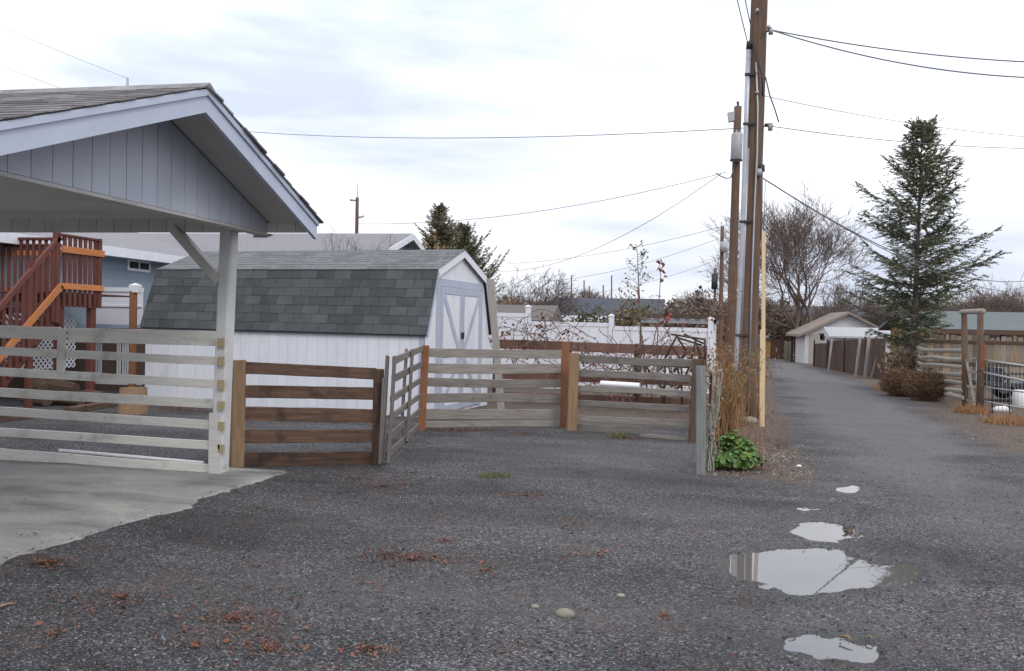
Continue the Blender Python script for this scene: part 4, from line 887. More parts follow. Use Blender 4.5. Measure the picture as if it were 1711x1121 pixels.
# fences and sheds at the alley's far end
for (xa, xb, yt, yb, Y, mat, lb) in ((1288, 1312, 566, 603, 92, 'fence_dark', 'dark plank fence at the far bend of the alley'), (1311, 1324, 570, 604, 86, 'picket', 'grey weathered fence panel beside the far dark plank fence'), (1322, 1341, 560, 608, 80, 'fence_dark', 'dark brown fence joining the white garage')):
    t = thing('plank_fence', lb, 'fence', Vector((PY(xa, 600, Y).x, Y, terr(Y))), 'plank fences at the alley end'); x0, x1, zt = PY(xa, yt, Y).x, PY(xb, yt, Y).x, PY(xa, yt, Y).z; k = max(3, int((x1 - x0) / .22))
    for i in range(k): box('plank', (x0 + (x1 - x0) * i / k, Y, terr(Y) - .2), (x0 + (x1 - x0) * (i + .93) / k, Y + .04, zt + random.uniform(-.08, .06)), MT[mat], t)
t = thing('far_shed', 'little tan shed with whitish roof past the alley end', 'shed', Vector((PY(1300, 580, 100).x, 100, terr(100))))
x0, x1 = PY(1280, 560, 100).x, PY(1330, 560, 100).x; box('wall', (x0, 100, terr(100) - .3), (x1, 104, PY(1300, 566, 100).z), MT['tan_wall'], t)
prism('roof', [(x0 - .3, 99.5, PY(1300, 566, 100).z), (x1 + .3, 99.5, PY(1300, 559, 100).z), (x1 + .3, 99.5, PY(1300, 556, 100).z), (x0 - .3, 99.5, PY(1300, 563, 100).z)], (0, 5, 0), MT['steel'], t)
# blue-grey metal panel behind the tall pole
tb_ = G(1267, 632); y_ = tb_.y; x0, x1 = PY(1258, 600, y_).x, PY(1272, 600, y_).x
mpn_ = thing('metal_bin', 'blue-grey metal dumpster standing at the alley behind the tall pole', 'dumpster', tb_)
box('body', (x0, y_, terr(y_) - .03), (x1, y_ + 1.5, PY(1266, 566, y_).z), MT['teal_metal'], mpn_); box('lid', (x0 - .05, y_ - .05, PY(1266, 566, y_).z), (x1 + .04, y_ + 1.55, PY(1266, 560, y_).z), MT['teal_metal'], mpn_)
for i in range(3): xx_ = x0 + (x1 - x0) * (i + .5) / 3; box('rib', (xx_ - .02, y_ - .03, terr(y_) + .1), (xx_ + .02, y_ - .001, PY(1266, 570, y_).z), MT['teal_metal'], mpn_)

# grey picket fence and tan house
PYF = 32.0; pf = thing('picket_fence', 'tall weathered grey picket fence in front of the tan house', 'fence', (11, PYF, terr(PYF)))
x, x1 = PY(1500, 561, PYF).x, PY(1800, 561, PYF).x; zt = PY(1620, 561, PYF).z
i = 0
while x < x1:
    z0 = terr(PYF) - .1; board('picket', (x, PYF + random.uniform(-.01, .01), z0), (x + random.uniform(-.01, .01), PYF, zt + random.uniform(-.06, .05)), .155 if i % 3 else .10, .022, MT['picket'], pf, up=(1, 0, 0)); x += .185; i += 1
for z_ in (zt - .22, zt - 1.0, zt - 1.6): board('rail', (PY(1500, 561, PYF).x, PYF - .03, z_), (x1, PYF - .03, z_), .11, .04, MT['dark_wood'], pf)
hy = 42.0; th = thing('tan_house', 'tan sided house with low grey-green roof behind the picket fence', 'house', (18, hy, terr(hy)))
x0 = PY(1545, 550, hy).x; x1 = PY(1850, 550, hy).x; ze = PY(1650, 549, hy).z; zr = PY(1650, 521, hy + 3).z
z = terr(hy) - .2
while z < ze: board('lap_board', (x0, hy, z + .1), (x1, hy, z + .1), .2, .03, MT['tan_wall'], th, up=(0, -.1, 1)); z += .195
box('body', (x0, hy + .03, terr(hy) - .3), (x1, hy + 6, ze), MT['tan_wall'], th)
prism('roof', [(x0 - .5, hy - .6, ze - .05), (x0 - .5, hy + 3, zr), (x0 - .5, hy + 6.6, ze - .05), (x0 - .5, hy + 6.6, ze - .2), (x0 - .5, hy + 3, zr - .15), (x0 - .5, hy - .6, ze - .2)], (x1 - x0 + 1, 0, 0), MT['green_roof'], th)
box('eave_board', (x0 - .5, hy - .64, ze - .27), (x1, hy - .605, ze - .06), MT['dark_wood'], th)
wa, wb = PY(1645, 554, hy), PY(1674, 567, hy); w_ = box('window', (wa.x, hy - .08, wb.z), (wb.x, hy - .02, wa.z), MT['brown_wood'], th); box('pane', (wa.x + .12, hy - .09, wb.z + .1), (wb.x - .12, hy - .082, wa.z - .1), MT['glass'], w_)
# tall gate frame
fr = thing('gate_frame', 'tall rustic frame of two log posts with a crossbar beside the tube gate', 'gate frame', G(1625, 682))
b1, b2 = G(1613, 680), G(1638, 686)
for (b0, tx, px_) in ((b1, 1611, 7.5), (b2, 1638, 9)):
    q = V(tx, 524, b1, b1 + Vector((1, -.2, 0))) if b0 is b1 else V(tx, 524, b2, b2 + Vector((1, -.2, 0))); vs, fs = tube_data([b0 - Vector((0, 0, .2)), b0.lerp(q, .4), q], [.075 if b0 is b1 else .085, .072, .066], 10); mesh('post', vs, fs, MT['pole_wood'], fr, smooth=True)
c1, c2 = V(1606, 521, b1, b1 + Vector((1, -.2, 0))), V(1643, 520, b2, b2 + Vector((1, -.2, 0))); vs, fs = tube_data([c1, c2], [.055, .065], 8); mesh('crossbar', vs, fs, MT['logs'], fr, smooth=True)
q = V(1640, 592, b2, b2 + Vector((1, -.2, 0))); board('orange_block', q + fwd * .1 - Vector((0, 0, .35)), q + fwd * .1 + Vector((0, 0, .25)), .1, .02, MT['orange_post'], fr, up=(1, 0, 0))
board('slant_board', V(1613, 600, b1, b1 + Vector((1, -.2, 0))) + fwd * .08, V(1627, 676, b1, b1 + Vector((1, -.2, 0))) + fwd * .08, .06, .03, MT['logs'], fr, up=(1, 0, 0))
for (ya, yb) in ((601, 598), (620, 622), (645, 648), (668, 672)): board('short_rail', V(1613, ya, b1, b2), V(1634, yb, b1, b2), .05, .025, MT['logs'], fr)
# split rail zigzag fence
lf_ = thing('split_rail_fence', 'zigzag split log rail fence under the spruce', 'fence', G(1545, 650))
za, zb_, zc = G(1610, 680), G(1545, 662), G(1526, 650); zd = G(1490, 648)
def z4(zx, zy, A, B): return V(1450 + zx / 4.874, 490 + zy / 4.874, A, B)
def log(par, A, B, r): vs, fs = tube_data([A, A.lerp(B, .35) + Vector((0, 0, random.uniform(-.03, .03))), A.lerp(B, .7) + Vector((0, 0, random.uniform(-.03, .03))), B], [r * .9, r, r * 1.05, r], 7); mesh('log_rail', vs, fs, MT['logs'], par, smooth=False)
for (l_, r_) in ((460, 468), (520, 540), (575, 605), (635, 665), (700, 735), (755, 795), (800, 850)): log(lf_, z4(440, l_, zb_, za), z4(785, r_, zb_, za), .055)
for i, yv in enumerate((450, 515, 570, 630, 690, 745)): log(lf_, z4(380, yv, zc, zb_) + Vector((0, 0, .06)), z4(475, yv + 30, zc, zb_) + Vector((0, 0, .03)), .055)
for i, yv in enumerate((495, 545, 585, 622, 670)): log(lf_, z4(195, yv, zd, zc), z4(400, yv + (0 if i else 5), zd, zc), .05)
for i, yv in enumerate((430, 490, 530, 570, 610)): log(lf_, z4(160, yv, zd, zd + Vector((.8, -1, 0))), z4(250, yv + 70, zd, zd + Vector((.8, -1, 0))), .05)
board('fence_stake', Vector((zb_.x, zb_.y, terr(zb_.y) - .1)), Vector((zb_.x, zb_.y, terr(zb_.y) + 1.35)), .09, .09, MT['dark_wood'], lf_, up=(1, 0, 0))
# tube gate
tg = thing('tube_gate', 'galvanised steel tube farm gate hung beside the log frame', 'gate', G(1645, 688))
ga, gb_ = Vector((7.16, 20.55, 0)), Vector((6.62, 15.8, 0))
def TG(x, y_): return V(x, y_, ga, gb_)
r1a, r1b = TG(1632, 600), TG(1711, 611); r2a, r2b = TG(1632, 620), TG(1711, 636); ex = 1.35
tube('tube', [r1a, r1a.lerp(r1b, ex)], .022, MT['steel'], tg, 8); tube('tube', [r2a, r2a.lerp(r2b, ex)], .022, MT['steel'], tg, 8)
tube('end_tube', [TG(1632, 599), TG(1632, 680)], .02, MT['steel'], tg, 8); tube('end_tube', [TG(1643, 601), TG(1643, 640)], .015, MT['steel'], tg, 8)
for (ya, yb) in ((645, 655), (668, 682)): tube('tube', [TG(1632, ya), TG(1632, ya).lerp(TG(1711, yb), ex)], .016, MT['grey_metal'], tg, 7)
for px_ in (1658, 1687, 1715): tube('upright', [TG(px_, 603 + (px_ - 1632) * .14), TG(px_, 694)], .016, MT['dark_metal'], tg, 7)
for k in range(6): z_ = .05 + k * .12; 
for k in range(14):
    px_ = 1636 + k * 6.5; tube('mesh_wire', [TG(px_, 603 + k * .9), TG(px_, 684 + k)], .004, MT['grey_metal'], tg, 4)
# utility trailer and buckets behind the gate
ty = 24.0; t = thing('utility_trailer', 'low dark utility trailer parked behind the tube gate', 'trailer', (9.2, ty, terr(ty)))
a_, b_ = PY(1648, 640, ty), PY(1790, 648, ty); zg = terr(ty)
box('bed', (a_.x, ty, zg + .42), (b_.x, ty + 1.5, zg + .52), MT['dark_metal'], t); box('side_rail', (a_.x, ty - .02, zg + .74), (b_.x, ty + .02, zg + .80), MT['dark_metal'], t); box('front_board', (a_.x + .4, ty + .02, zg + .52), (a_.x + .44, ty + 1.48, zg + .9), MT['dark_metal'], t)
for i in range(5): xx_ = a_.x + (b_.x - a_.x) * i / 4; box('stake', (xx_ - .02, ty - .021, zg + .5), (xx_ + .02, ty + .015, zg + .75), MT['dark_metal'], t)
for yy in (ty - .12, ty + 1.52):
    wv, wfc = tube_data([(a_.x + 1.0, yy, zg + .28), (a_.x + 1.0, yy + .16, zg + .28)], .29, 18); wh = mesh('wheel', wv, wfc, MT['black_rubber'], t); wv, wfc = tube_data([(a_.x + 1.0, yy - .01, zg + .28), (a_.x + 1.0, yy + .165, zg + .28)], .15, 14); mesh('rim', wv, wfc, MT['steel'], wh)
board('tongue', (a_.x - .9, ty + .75, zg + .4), (a_.x + .1, ty + .75, zg + .46), .08, .08, MT['dark_metal'], t)
for i, (px_, py_, lb) in enumerate(((1703, 668, 'white plastic drum standing in front of the dark trailer'), (1672, 688, 'flat white scrap piece lying at the tube gate foot'), (1582, 661, 'white litter bag lying at the split rail fence foot'))):
    g_ = G(px_, py_ if i else 680)
    if i == 0:
        vs, fs = tube_data([g_, g_ + Vector((0, 0, .05)), g_ + Vector((0, 0, .2)), g_ + Vector((0, 0, .38)), g_ + Vector((0, 0, .42))], [.13, .15, .16, .15, .12], 14); tag(mesh('plastic_drum', vs, fs, MT['white_plastic'], smooth=True), lb, 'drum')
    else:
        vs, fs = tube_data([g_ + Vector((-.2, 0, .03)), g_ + Vector((-.08, .02, .05)), g_ + Vector((.1, 0, .06)), g_ + Vector((.22, .03, .03))], [.03, .07, .08, .02], 8); tag(mesh('litter', vs, fs, MT['white_plastic'], smooth=True), lb, 'litter')

# ================================================================ FAR ROOFS BEHIND THE VINYL FENCE
def roofhouse(label, xa, xb, ye, yr, Y, roof, wall, depth_=6.0, gable=True, group='distant houses beyond the white fence'):
    z0 = terr(Y); x0, x1 = PY(xa, ye, Y).x, PY(xb, ye, Y).x; e = PY((xa + xb) / 2, ye, Y).z; r = PY((xa + xb) / 2, yr, Y + depth_ / 2).z
    t = thing('far_house', label, 'house', Vector((x0, Y, z0)), group); box('walls', (x0 + .2, Y + .3, z0 - .3), (x1 - .2, Y + depth_ - .3, e), MT[wall], t)
    prism('roof', [(x0, Y, e - .1), (x0, Y + depth_ / 2, r), (x0, Y + depth_, e - .1), (x0, Y + depth_, e - .25), (x0, Y, e - .25)], (x1 - x0, 0, 0), MT[roof], t)
    prism('gable', [(x1 - .3, Y + .3, e - .1), (x1 - .3, Y + depth_ - .3, e - .1), (x1 - .3, Y + depth_ / 2, r - .15)], (.2, 0, 0), MT[wall], t)
    wn = box('window', (x0 + (x1 - x0) * .6, Y + .24, e - 1.5), (x0 + (x1 - x0) * .6 + 1.2, Y + .299, e - .5), MT['white_paint'], t); box('pane', (x0 + (x1 - x0) * .6 + .1, Y + .22, e - 1.4), (x0 + (x1 - x0) * .6 + 1.1, Y + .239, e - .6), MT['glass'], wn)
    return t
roofhouse('grey-roofed far house with white gable behind the stepped fence post', 780, 921, 531, 509, 48, 'brown_roof', 'garage_wall', 6)
roofhouse('very long far building with dark blue-grey roof beyond the bare tree', 905, 1110, 526, 498, 110, 'dark_roof', 'brown_roof', 26)
roofhouse('low pale grey roof just above the middle of the white fence', 915, 1012, 536, 527, 62, 'steel', 'tan_wall', 5)
roofhouse('tiny tan far house peeking beside the leaning board', 835, 856, 508, 500, 120, 'tan_wall', 'tan_wall', 8)
roofhouse('pale far house among brown trees beside the slim pole', 1128, 1200, 512, 499, 130, 'brown_roof', 'garage_wall', 9)
roofhouse('grey far house behind the bare tree at the alley end', 1345, 1450, 528, 512, 125, 'dark_roof', 'garage_wall', 9)

# ================================================================ TREES
def bare_tree(name, label, base, height, spread, seed, mat, levels=6, trunks=3, r0=.16, droop=0.0, group='bare winter trees', sides=5, up=.35, n_child=(2, 3)):
    rnd = random.Random(seed); t = thing(name, label, 'tree', base, group); TV, TF, CV, CF = [], [], [], []; rmin = .00019 * base.y
    def grow(p, d, ln, r, lv):
        r = max(r, rmin)
        n = 3; pts = [p]; rr = [r]; q = p.copy(); dd = d.copy()
        for i in range(n):
            dd = (dd + Vector((rnd.gauss(0, .16), rnd.gauss(0, .16), rnd.gauss(0, .10) + up * .12 - droop * lv * .04))).normalized()
            q = q + dd * ln / n; pts.append(q.copy()); rr.append(r * (1 - .35 * (i + 1) / n))
        if lv < 2: tube_data(pts, rr, sides + 2, TV, TF, cap=False)
        else: tube_data(pts, rr, 3 if lv > 3 else 4, CV, CF, cap=False)
        if lv < levels:
            for k in range(rnd.randint(*n_child) + (1 if lv < 3 else 0)):
                a = rnd.uniform(.3, .85); ax = Vector((rnd.gauss(0, 1), rnd.gauss(0, 1), rnd.gauss(0, .5))); ax = (ax - dd * ax.dot(dd)).normalized()
                nd = (dd * math.cos(a) + ax * math.sin(a) * spread + Vector((0, 0, up * .3))).normalized()
                at = pts[-1] if k == 0 or rnd.random() < .5 else pts[rnd.randint(1, 2)]
                grow(at, nd, ln * rnd.uniform(.6, .86), rr[-1] * rnd.uniform(.6, .85) if at is pts[-1] else rr[-1] * .6, lv + 1)
    for k in range(trunks):
        a = 2 * math.pi * k / trunks + rnd.uniform(-.4, .4); tl = .28 if trunks > 1 else .05
        grow(base + Vector((math.cos(a) * .12, math.sin(a) * .12, -.1)) * (1 if trunks > 1 else 0), Vector((math.cos(a) * tl, math.sin(a) * tl, 1)).normalized(), height * .30, r0, 0)
    zs = max(v.z for v in CV) - base.z; f = height / zs
    sc_ = lambda L_: [base + (v - base) * f for v in L_]
    mesh('trunk', sc_(TV), TF, mat, t, smooth=True); mesh('crown', sc_(CV), CF, mat, t); return t
def at_depth(px, Y): p = PY(px, 560, Y); return Vector((p.x, Y, terr(Y)))
b_ = at_depth(1342, 88); bare_tree('bare_tree', 'large bare multi-stemmed tree at the alley end beside the garage', b_, PY(1350, 312, 88).z - b_.z, .95, 5, MT['far_bark'], 6, 4, .28, n_child=(2, 4))
b_ = at_depth(920, 70); bare_tree('bare_tree', 'spreading bare tree above the white vinyl fence', b_, PY(910, 436, 70).z - b_.z, 1.25, 8, MT['far_bark'], 6, 3, .16, up=.22)
b_ = at_depth(865, 100); bare_tree('bare_tree', 'small faint bare tree left of the spreading one, behind far roofs', b_, PY(865, 478, 100).z - b_.z, 1.1, 18, MT['far_bark'], 5, 3, .1)
b_ = Vector((PY(590, 400, 18.9).x, 18.9, terr(18.9))); bare_tree('bare_tree', 'dense twiggy brown bare tree between the shed and the house roof', b_, PY(560, 352, 18.9).z - b_.z, 0.72, 21, MT['twig'], 6, 5, .075, up=.5, n_child=(2, 2))
b_ = at_depth(1648, 75); bare_tree('bare_tree', 'pinkish bare tree above the grey-green roof', b_, PY(1648, 455, 75).z - b_.z, 1.2, 31, MT['far_bark'], 6, 4, .14)
b_ = at_depth(1700, 90); bare_tree('bare_tree', 'second pale bare tree at the picture edge above the tan house roof', b_, PY(1700, 478, 90).z - b_.z, 1.2, 37, MT['far_bark'], 6, 4, .14)
b_ = at_depth(1425, 105); bare_tree('bare_tree', 'thin bare tree half hidden behind the spruce and garage', b_, PY(1430, 440, 105).z - b_.z, 1.0, 41, MT['far_bark'], 6, 3, .16)
for k in range(26):
    px_ = 828 + k * 36 + random.uniform(-12, 12); Y = random.uniform(115, 170); py_ = random.uniform(478, 504)
    b_ = at_depth(px_, Y); bare_tree('bare_tree', 'hazy brown bare tree in the distant row along the horizon', b_, PY(px_, py_, Y).z - b_.z, 1.5, 50 + k, MT['far_bark'], 5, 5, .16, group='distant bare trees along the horizon', n_child=(3, 4), up=.15)

def spray(V_, T_, C_, p, d, ln, w, col, rnd):
    """flat needle blades along a twig"""
    k = max(3, int(ln / .045)); sidev = d.cross(Vector((0, 0, 1)))
    if sidev.length < .05: sidev = Vector((1, 0, 0))
    sidev.normalize(); upv = sidev.cross(d)
    for i in range(k):
        f = i / k; q = p + d * ln * f
        for s in (1, -1):
            a = rnd.uniform(-.9, .9); o = (sidev * s * math.cos(a) + upv * math.sin(a)) * w * (1 - .4 * f) * rnd.uniform(.7, 1.2) + d * w * rnd.uniform(.5, 1.0)
            wd = d * .010 * (w / .03) + upv * .008; b0 = len(V_); V_ += [q - wd, q + wd, q + o]; T_.append((b0, b0 + 1, b0 + 2))
            c = rnd.uniform(.75, 1.3); C_ += [(col[0] * c, col[1] * c, col[2] * c)] * 3
def conifer(name, label, base, top, radius, seed, col, whorls=30, nbr=6, z_low=.12, group='evergreen conifers', dens=1.0, curve=.35, profile=None, wmul=1.0, fac=1.0, vary=(.55, 1.12), extra=()):
    rnd = random.Random(seed); t = thing(name, label, 'tree', base, group); H = top.z - base.z; axis_ = top - base
    n = 8; tube('trunk', [base.lerp(top, i / n) for i in range(n + 1)], [max(.012, H * .016 * (1 - i / n)) for i in range(n + 1)], MT['bark'], t, 9)
    V_, T_, C_, BV, BF = [], [], [], [], []
    for i in range(whorls):
        f = z_low + (1 - z_low) * (i + rnd.uniform(0, .6)) / whorls; p0 = base + axis_ * min(f, .985)
        R = radius * (profile(f) if profile else (1 - f) ** .8 + .04)
        for k in range(nbr + (len(extra) if i == 0 else 0)):
            a = rnd.uniform(0, 2 * math.pi); ln = R * rnd.uniform(*vary); cb = rnd.uniform(.6, 1.35); colb = (col[0] * cb, col[1] * cb, col[2] * cb)
            if rnd.random() < .08: ln *= 1.25
            if k >= nbr: f, a, ln = extra[k - nbr]; p0 = base + axis_ * f
            el = -.15 + .75 * f + rnd.uniform(-.15, .15); d = Vector((math.cos(a) * math.cos(el), math.sin(a) * math.cos(el), math.sin(el)))
            m_ = max(3, int(ln / .16)); pts = [p0.copy()]; q = p0.copy(); dd = d.copy()
            for j in range(m_):
                dd = (dd + Vector((rnd.gauss(0, .05), rnd.gauss(0, .05), curve / m_ + rnd.gauss(0, .04)))).normalized(); q = q + dd * ln / m_; pts.append(q.copy())
                g_ = (j + 1) / m_
                if g_ > .18:
                    for s in (1, -1, 0):
                        if s and rnd.random() > .9 * dens: continue
                        sv = dd.cross(Vector((0, 0, 1))); sv = sv.normalized() if sv.length > .05 else Vector((1, 0, 0))
                        tw = (dd * .6 + sv * s * rnd.uniform(.6, 1.3) + Vector((0, 0, rnd.uniform(-.6, .15)))).normalized()
                        tl = (.14 + .30 * (1 - g_) * min(1, ln / 1.2)) * rnd.uniform(.7, 1.3) * fac * (1 if fac > 1 else max(1, wmul * .6))
                        spray(V_, T_, C_, q, tw, tl, .055 * wmul, colb, rnd)
            tube_data(pts, [max(.004, .012 * ln * (1 - j / len(pts))) for j in range(len(pts))], 3, BV, BF, cap=False)
    mesh('limbs', BV, BF, MT['bark'], t)
    cr = np_mesh('crown', [tuple(v) for v in V_], T_, MT['needles'], t, cols=np.array(C_, np.float32)); return t
sb = at_depth(1527, 29.5)
def prof_s(f): return (.30 + .70 * max(0, (1 - f) / .62) ** .9 if f > .38 else (1.0 if f > .24 else .62)) if f < .9 else .36 * (1 - f) / .1 + .04
conifer('spruce_tree', 'tall airy dark green spruce behind the split rail fence', sb, PY(1541, 204, 29.5), 2.15, 3, (.165, .175, .11), whorls=42, nbr=6, z_low=.17, profile=prof_s, curve=.5, dens=.85, wmul=1.4, fac=1.8, vary=(.3, 1.15), extra=((.42, .15, 2.75), (.40, -.2, 2.5), (.41, .45, 2.5), (.36, .3, 2.6), (.38, .0, 2.6), (.26, 3.0, 2.4)))
b_ = at_depth(738, 62); conifer('spruce_tree', 'taller of two far conifers behind the shed peak', b_, PY(735, 344, 62), 5.2, 9, (.22, .20, .125), whorls=44, nbr=8, z_low=.40, wmul=2.0, dens=.8, vary=(.3, 1.1))
b_ = at_depth(782, 66); conifer('spruce_tree', 'shorter shaggy far conifer just right of the shed peak', b_, PY(772, 378, 66), 6.4, 12, (.18, .175, .115), whorls=40, nbr=8, z_low=.40, wmul=2.0, dens=.8, curve=.7, vary=(.3, 1.15))
b_ = at_depth(1168, 120); conifer('spruce_tree', 'tiny distant conifer on the horizon beside the farthest pole', b_, PY(1168, 478, 120), 2.0, 14, (.06, .07, .055), whorls=16, nbr=5, z_low=.1, wmul=3, dens=.5)

# ================================================================ PLANTS
def leafy(name, centers, normals, sizes, cols, mat, parent=None, sides=5, cup=.25, elong=1.0):
    n = len(centers); C_ = np.asarray(centers, np.float32); N_ = np.asarray(normals, np.float32); N_ /= np.linalg.norm(N_, axis=1, keepdims=True) + 1e-9
    r = RNG.normal(size=(n, 3)); U = np.cross(N_, r); U /= np.linalg.norm(U, axis=1, keepdims=True) + 1e-9; W_ = np.cross(N_, U); S = np.asarray(sizes, np.float32)[:, None]
    ring = [C_ + S * (U * math.cos(2 * math.pi * k / sides) * elong + W_ * math.sin(2 * math.pi * k / sides)) + N_ * S * cup * (1 if k % 2 else .4) for k in range(sides)]
    V_ = np.stack([C_] + ring, 1).reshape(-1, 3); base = (np.arange(n) * (sides + 1))[:, None]
    T_ = np.stack([np.concatenate([base, base + 1 + k, base + 1 + (k + 1) % sides], 1) for k in range(sides)], 1).reshape(-1, 3)
    return np_mesh(name, V_, T_, mat, parent, cols=np.repeat(np.asarray(cols, np.float32), sides + 1, 0))
def stalks(name, base, n, spread, h, mat, parent, c1, c2, lean=.25, w=.006, heads=True, seed=1, curl=.3, zdown=0.0):
    rnd = random.Random(seed); V_, T_, C_ = [], [], []
    for i in range(n):
        a = rnd.uniform(0, 6.283); r = spread * math.sqrt(rnd.random()); p = base + Vector((math.cos(a) * r, math.sin(a) * r, 0)); p.z = terr(p.y) - .02
        d = Vector((rnd.gauss(0, lean), rnd.gauss(0, lean), 1)).normalized(); L_ = h * rnd.uniform(.45, 1.1); m = 5; f = rnd.random(); col = [c1[k] + (c2[k] - c1[k]) * f for k in range(3)]
        sv = Vector((rnd.gauss(0, 1), rnd.gauss(0, 1), 0)).normalized(); b0 = len(V_); bend = Vector((rnd.gauss(0, curl), rnd.gauss(0, curl), 0))
        for j in range(m + 1):
            g = j / m; ww = w * (1 - .75 * g); V_ += [p - sv * ww, p + sv * ww]; C_ += [col, col]; p = p + (d + bend * g * g - Vector((0, 0, zdown * g * g))) * L_ / m
        for j in range(m): q = b0 + 2 * j; T_ += [(q, q + 1, q + 3), (q, q + 3, q + 2)]
        if heads:
            for k in range(rnd.randint(2, 6)):
                c = p + Vector((rnd.gauss(0, .025), rnd.gauss(0, .025), rnd.uniform(-.12, .05))); e = [Vector((rnd.gauss(0, .014), rnd.gauss(0, .014), rnd.gauss(0, .02))) for _ in range(3)]
                q = len(V_); V_ += [c + x_ for x_ in e]; T_.append((q, q + 1, q + 2)); C_ += [[v * rnd.uniform(.7, 1.2) for v in col]] * 3
    return np_mesh(name, [tuple(v) for v in V_], T_, mat, parent, cols=np.array(C_, np.float32))
wd = 'dry weeds on the verge by the poles'
def weed(label, b0, n, sp, h, c1, c2, seed, **k):
    t = thing('dry_weeds', label, 'weeds', b0, wd); stalks('stems', b0, n, sp, h, MT['straw'], t, c1, c2, seed=seed, **k); return t
weed('tall straw-coloured weed clump at the foot of the tall pole', Vector((1.15, 14.4, terr(14.4))), 150, .26, 1.0, (.33, .21, .10), (.20, .115, .055), 3, lean=.16)
weed('bushy golden dry weeds behind the lone grey post', Vector((.90, 12.4, terr(12.4))), 230, .16, 1.05, (.34, .22, .10), (.20, .11, .05), 4, lean=.13, curl=.4)
weed('thin reddish dry stalks rising through the green plant', Vector((.80, 9.75, 0)), 80, .35, .85, (.33, .19, .095), (.22, .105, .06), 5, lean=.12, heads=False)
weed('rust-orange seed heads above the pen corner', Vector((.86, 13.6, terr(13.6))), 60, .09, 1.7, (.34, .13, .05), (.24, .10, .045), 6, lean=.05)
weed('straw weeds growing behind the marker stake side of the pole', Vector((1.62, 15.9, terr(15.9))), 160, .22, 1.0, (.38, .25, .11), (.28, .17, .08), 8, lean=.15)
for k, (px_, py_, n_, sp_, h_, lb) in enumerate(((1625, 690, 260, .35, .28, 'orange dry grass tuft at the log frame foot'), (1690, 708, 380, .5, .26, 'wide orange dry grass tuft under the tube gate'), (1480, 652, 160, .4, .35, 'dry grass tuft at the dark board fence end'))):
    weed(lb, G(px_, py_), n_, sp_, h_, (.42, .24, .11), (.28, .14, .065), 20 + k, lean=.5, heads=False, w=.008)
# pale dead vine hanging on wire by the lone post
t = thing('dead_vine', 'pale dead vine strip climbing right behind the lone grey post', 'vine', G(1187, 788)); rnd = random.Random(4); VV, FF = [], []
va = G(1187, 788)
for i in range(15):
    p = va + Vector((rnd.gauss(0, .02), .08 + rnd.gauss(0, .03), -.03)); pts = [p.copy()]; ph = rnd.uniform(0, 6); w1, w2 = rnd.uniform(.1, .45), rnd.uniform(.5, .9); am = rnd.uniform(.015, .045); hh = rnd.uniform(.55, 1.24)
    for j in range(26): pts.append(p + Vector((am * math.sin(ph + j * w1) + .008 * math.sin(ph * 2 + j * w2) + .03 * j / 26, .03 * math.cos(ph + j * w1), (j + 1) * hh / 26)))
    tube_data(pts, rnd.uniform(.003, .008), 4, VV, FF)
mesh('stems', VV, FF, MT['pale_board'], t)
n = 150; zc_ = RNG.uniform(.05, 1.2, n); leafy('leaves', np.stack([va.x + .02 + RNG.normal(0, .045, n), va.y + .08 + RNG.normal(0, .04, n), zc_], 1), RNG.normal(size=(n, 3)), RNG.uniform(.012, .03, n), np.array([.36, .30, .21]) * RNG.uniform(.5, 1.2, (n, 1)), MT['leaf'], t, cup=.5, elong=.5)
# green mallow
gb0 = G(1221, 783); t = thing('green_plant', 'low leafy green plant beside the lone grey post', 'plant', gb0)
n = 950; a = RNG.uniform(0, 6.283, n); u = RNG.uniform(0, 1, n) ** .5; el = RNG.uniform(.05, 1.5, n); r = .29 * u ** .35
cx = np.stack([np.cos(a) * np.cos(el) * r * 1.12, np.sin(a) * np.cos(el) * r * .9, np.sin(el) * r * 1.15 + .03], 1); lump = 1 + .25 * np.sin(a * 3 + 1) * np.cos(el * 4)
cx *= lump[:, None]; nr = cx + RNG.normal(0, .16, (n, 3)) + np.array([0, 0, .12]); cc = np.array([.085, .165, .04]) * RNG.uniform(.6, 1.7, (n, 1)) + RNG.uniform(0, .02, (n, 3))
leafy('leaves', cx + np.array(gb0), nr, RNG.uniform(.012, .034, n), cc * np.where(RNG.random((n, 1)) < .12, np.array([[1.7, 1.25, 1.0]]), 1.0), MT['leaf'], t, sides=7, cup=.3)
stalks('stems', gb0, 60, .2, .3, MT['straw'], t, (.09, .13, .05), (.13, .11, .05), lean=.5, heads=False, seed=9)
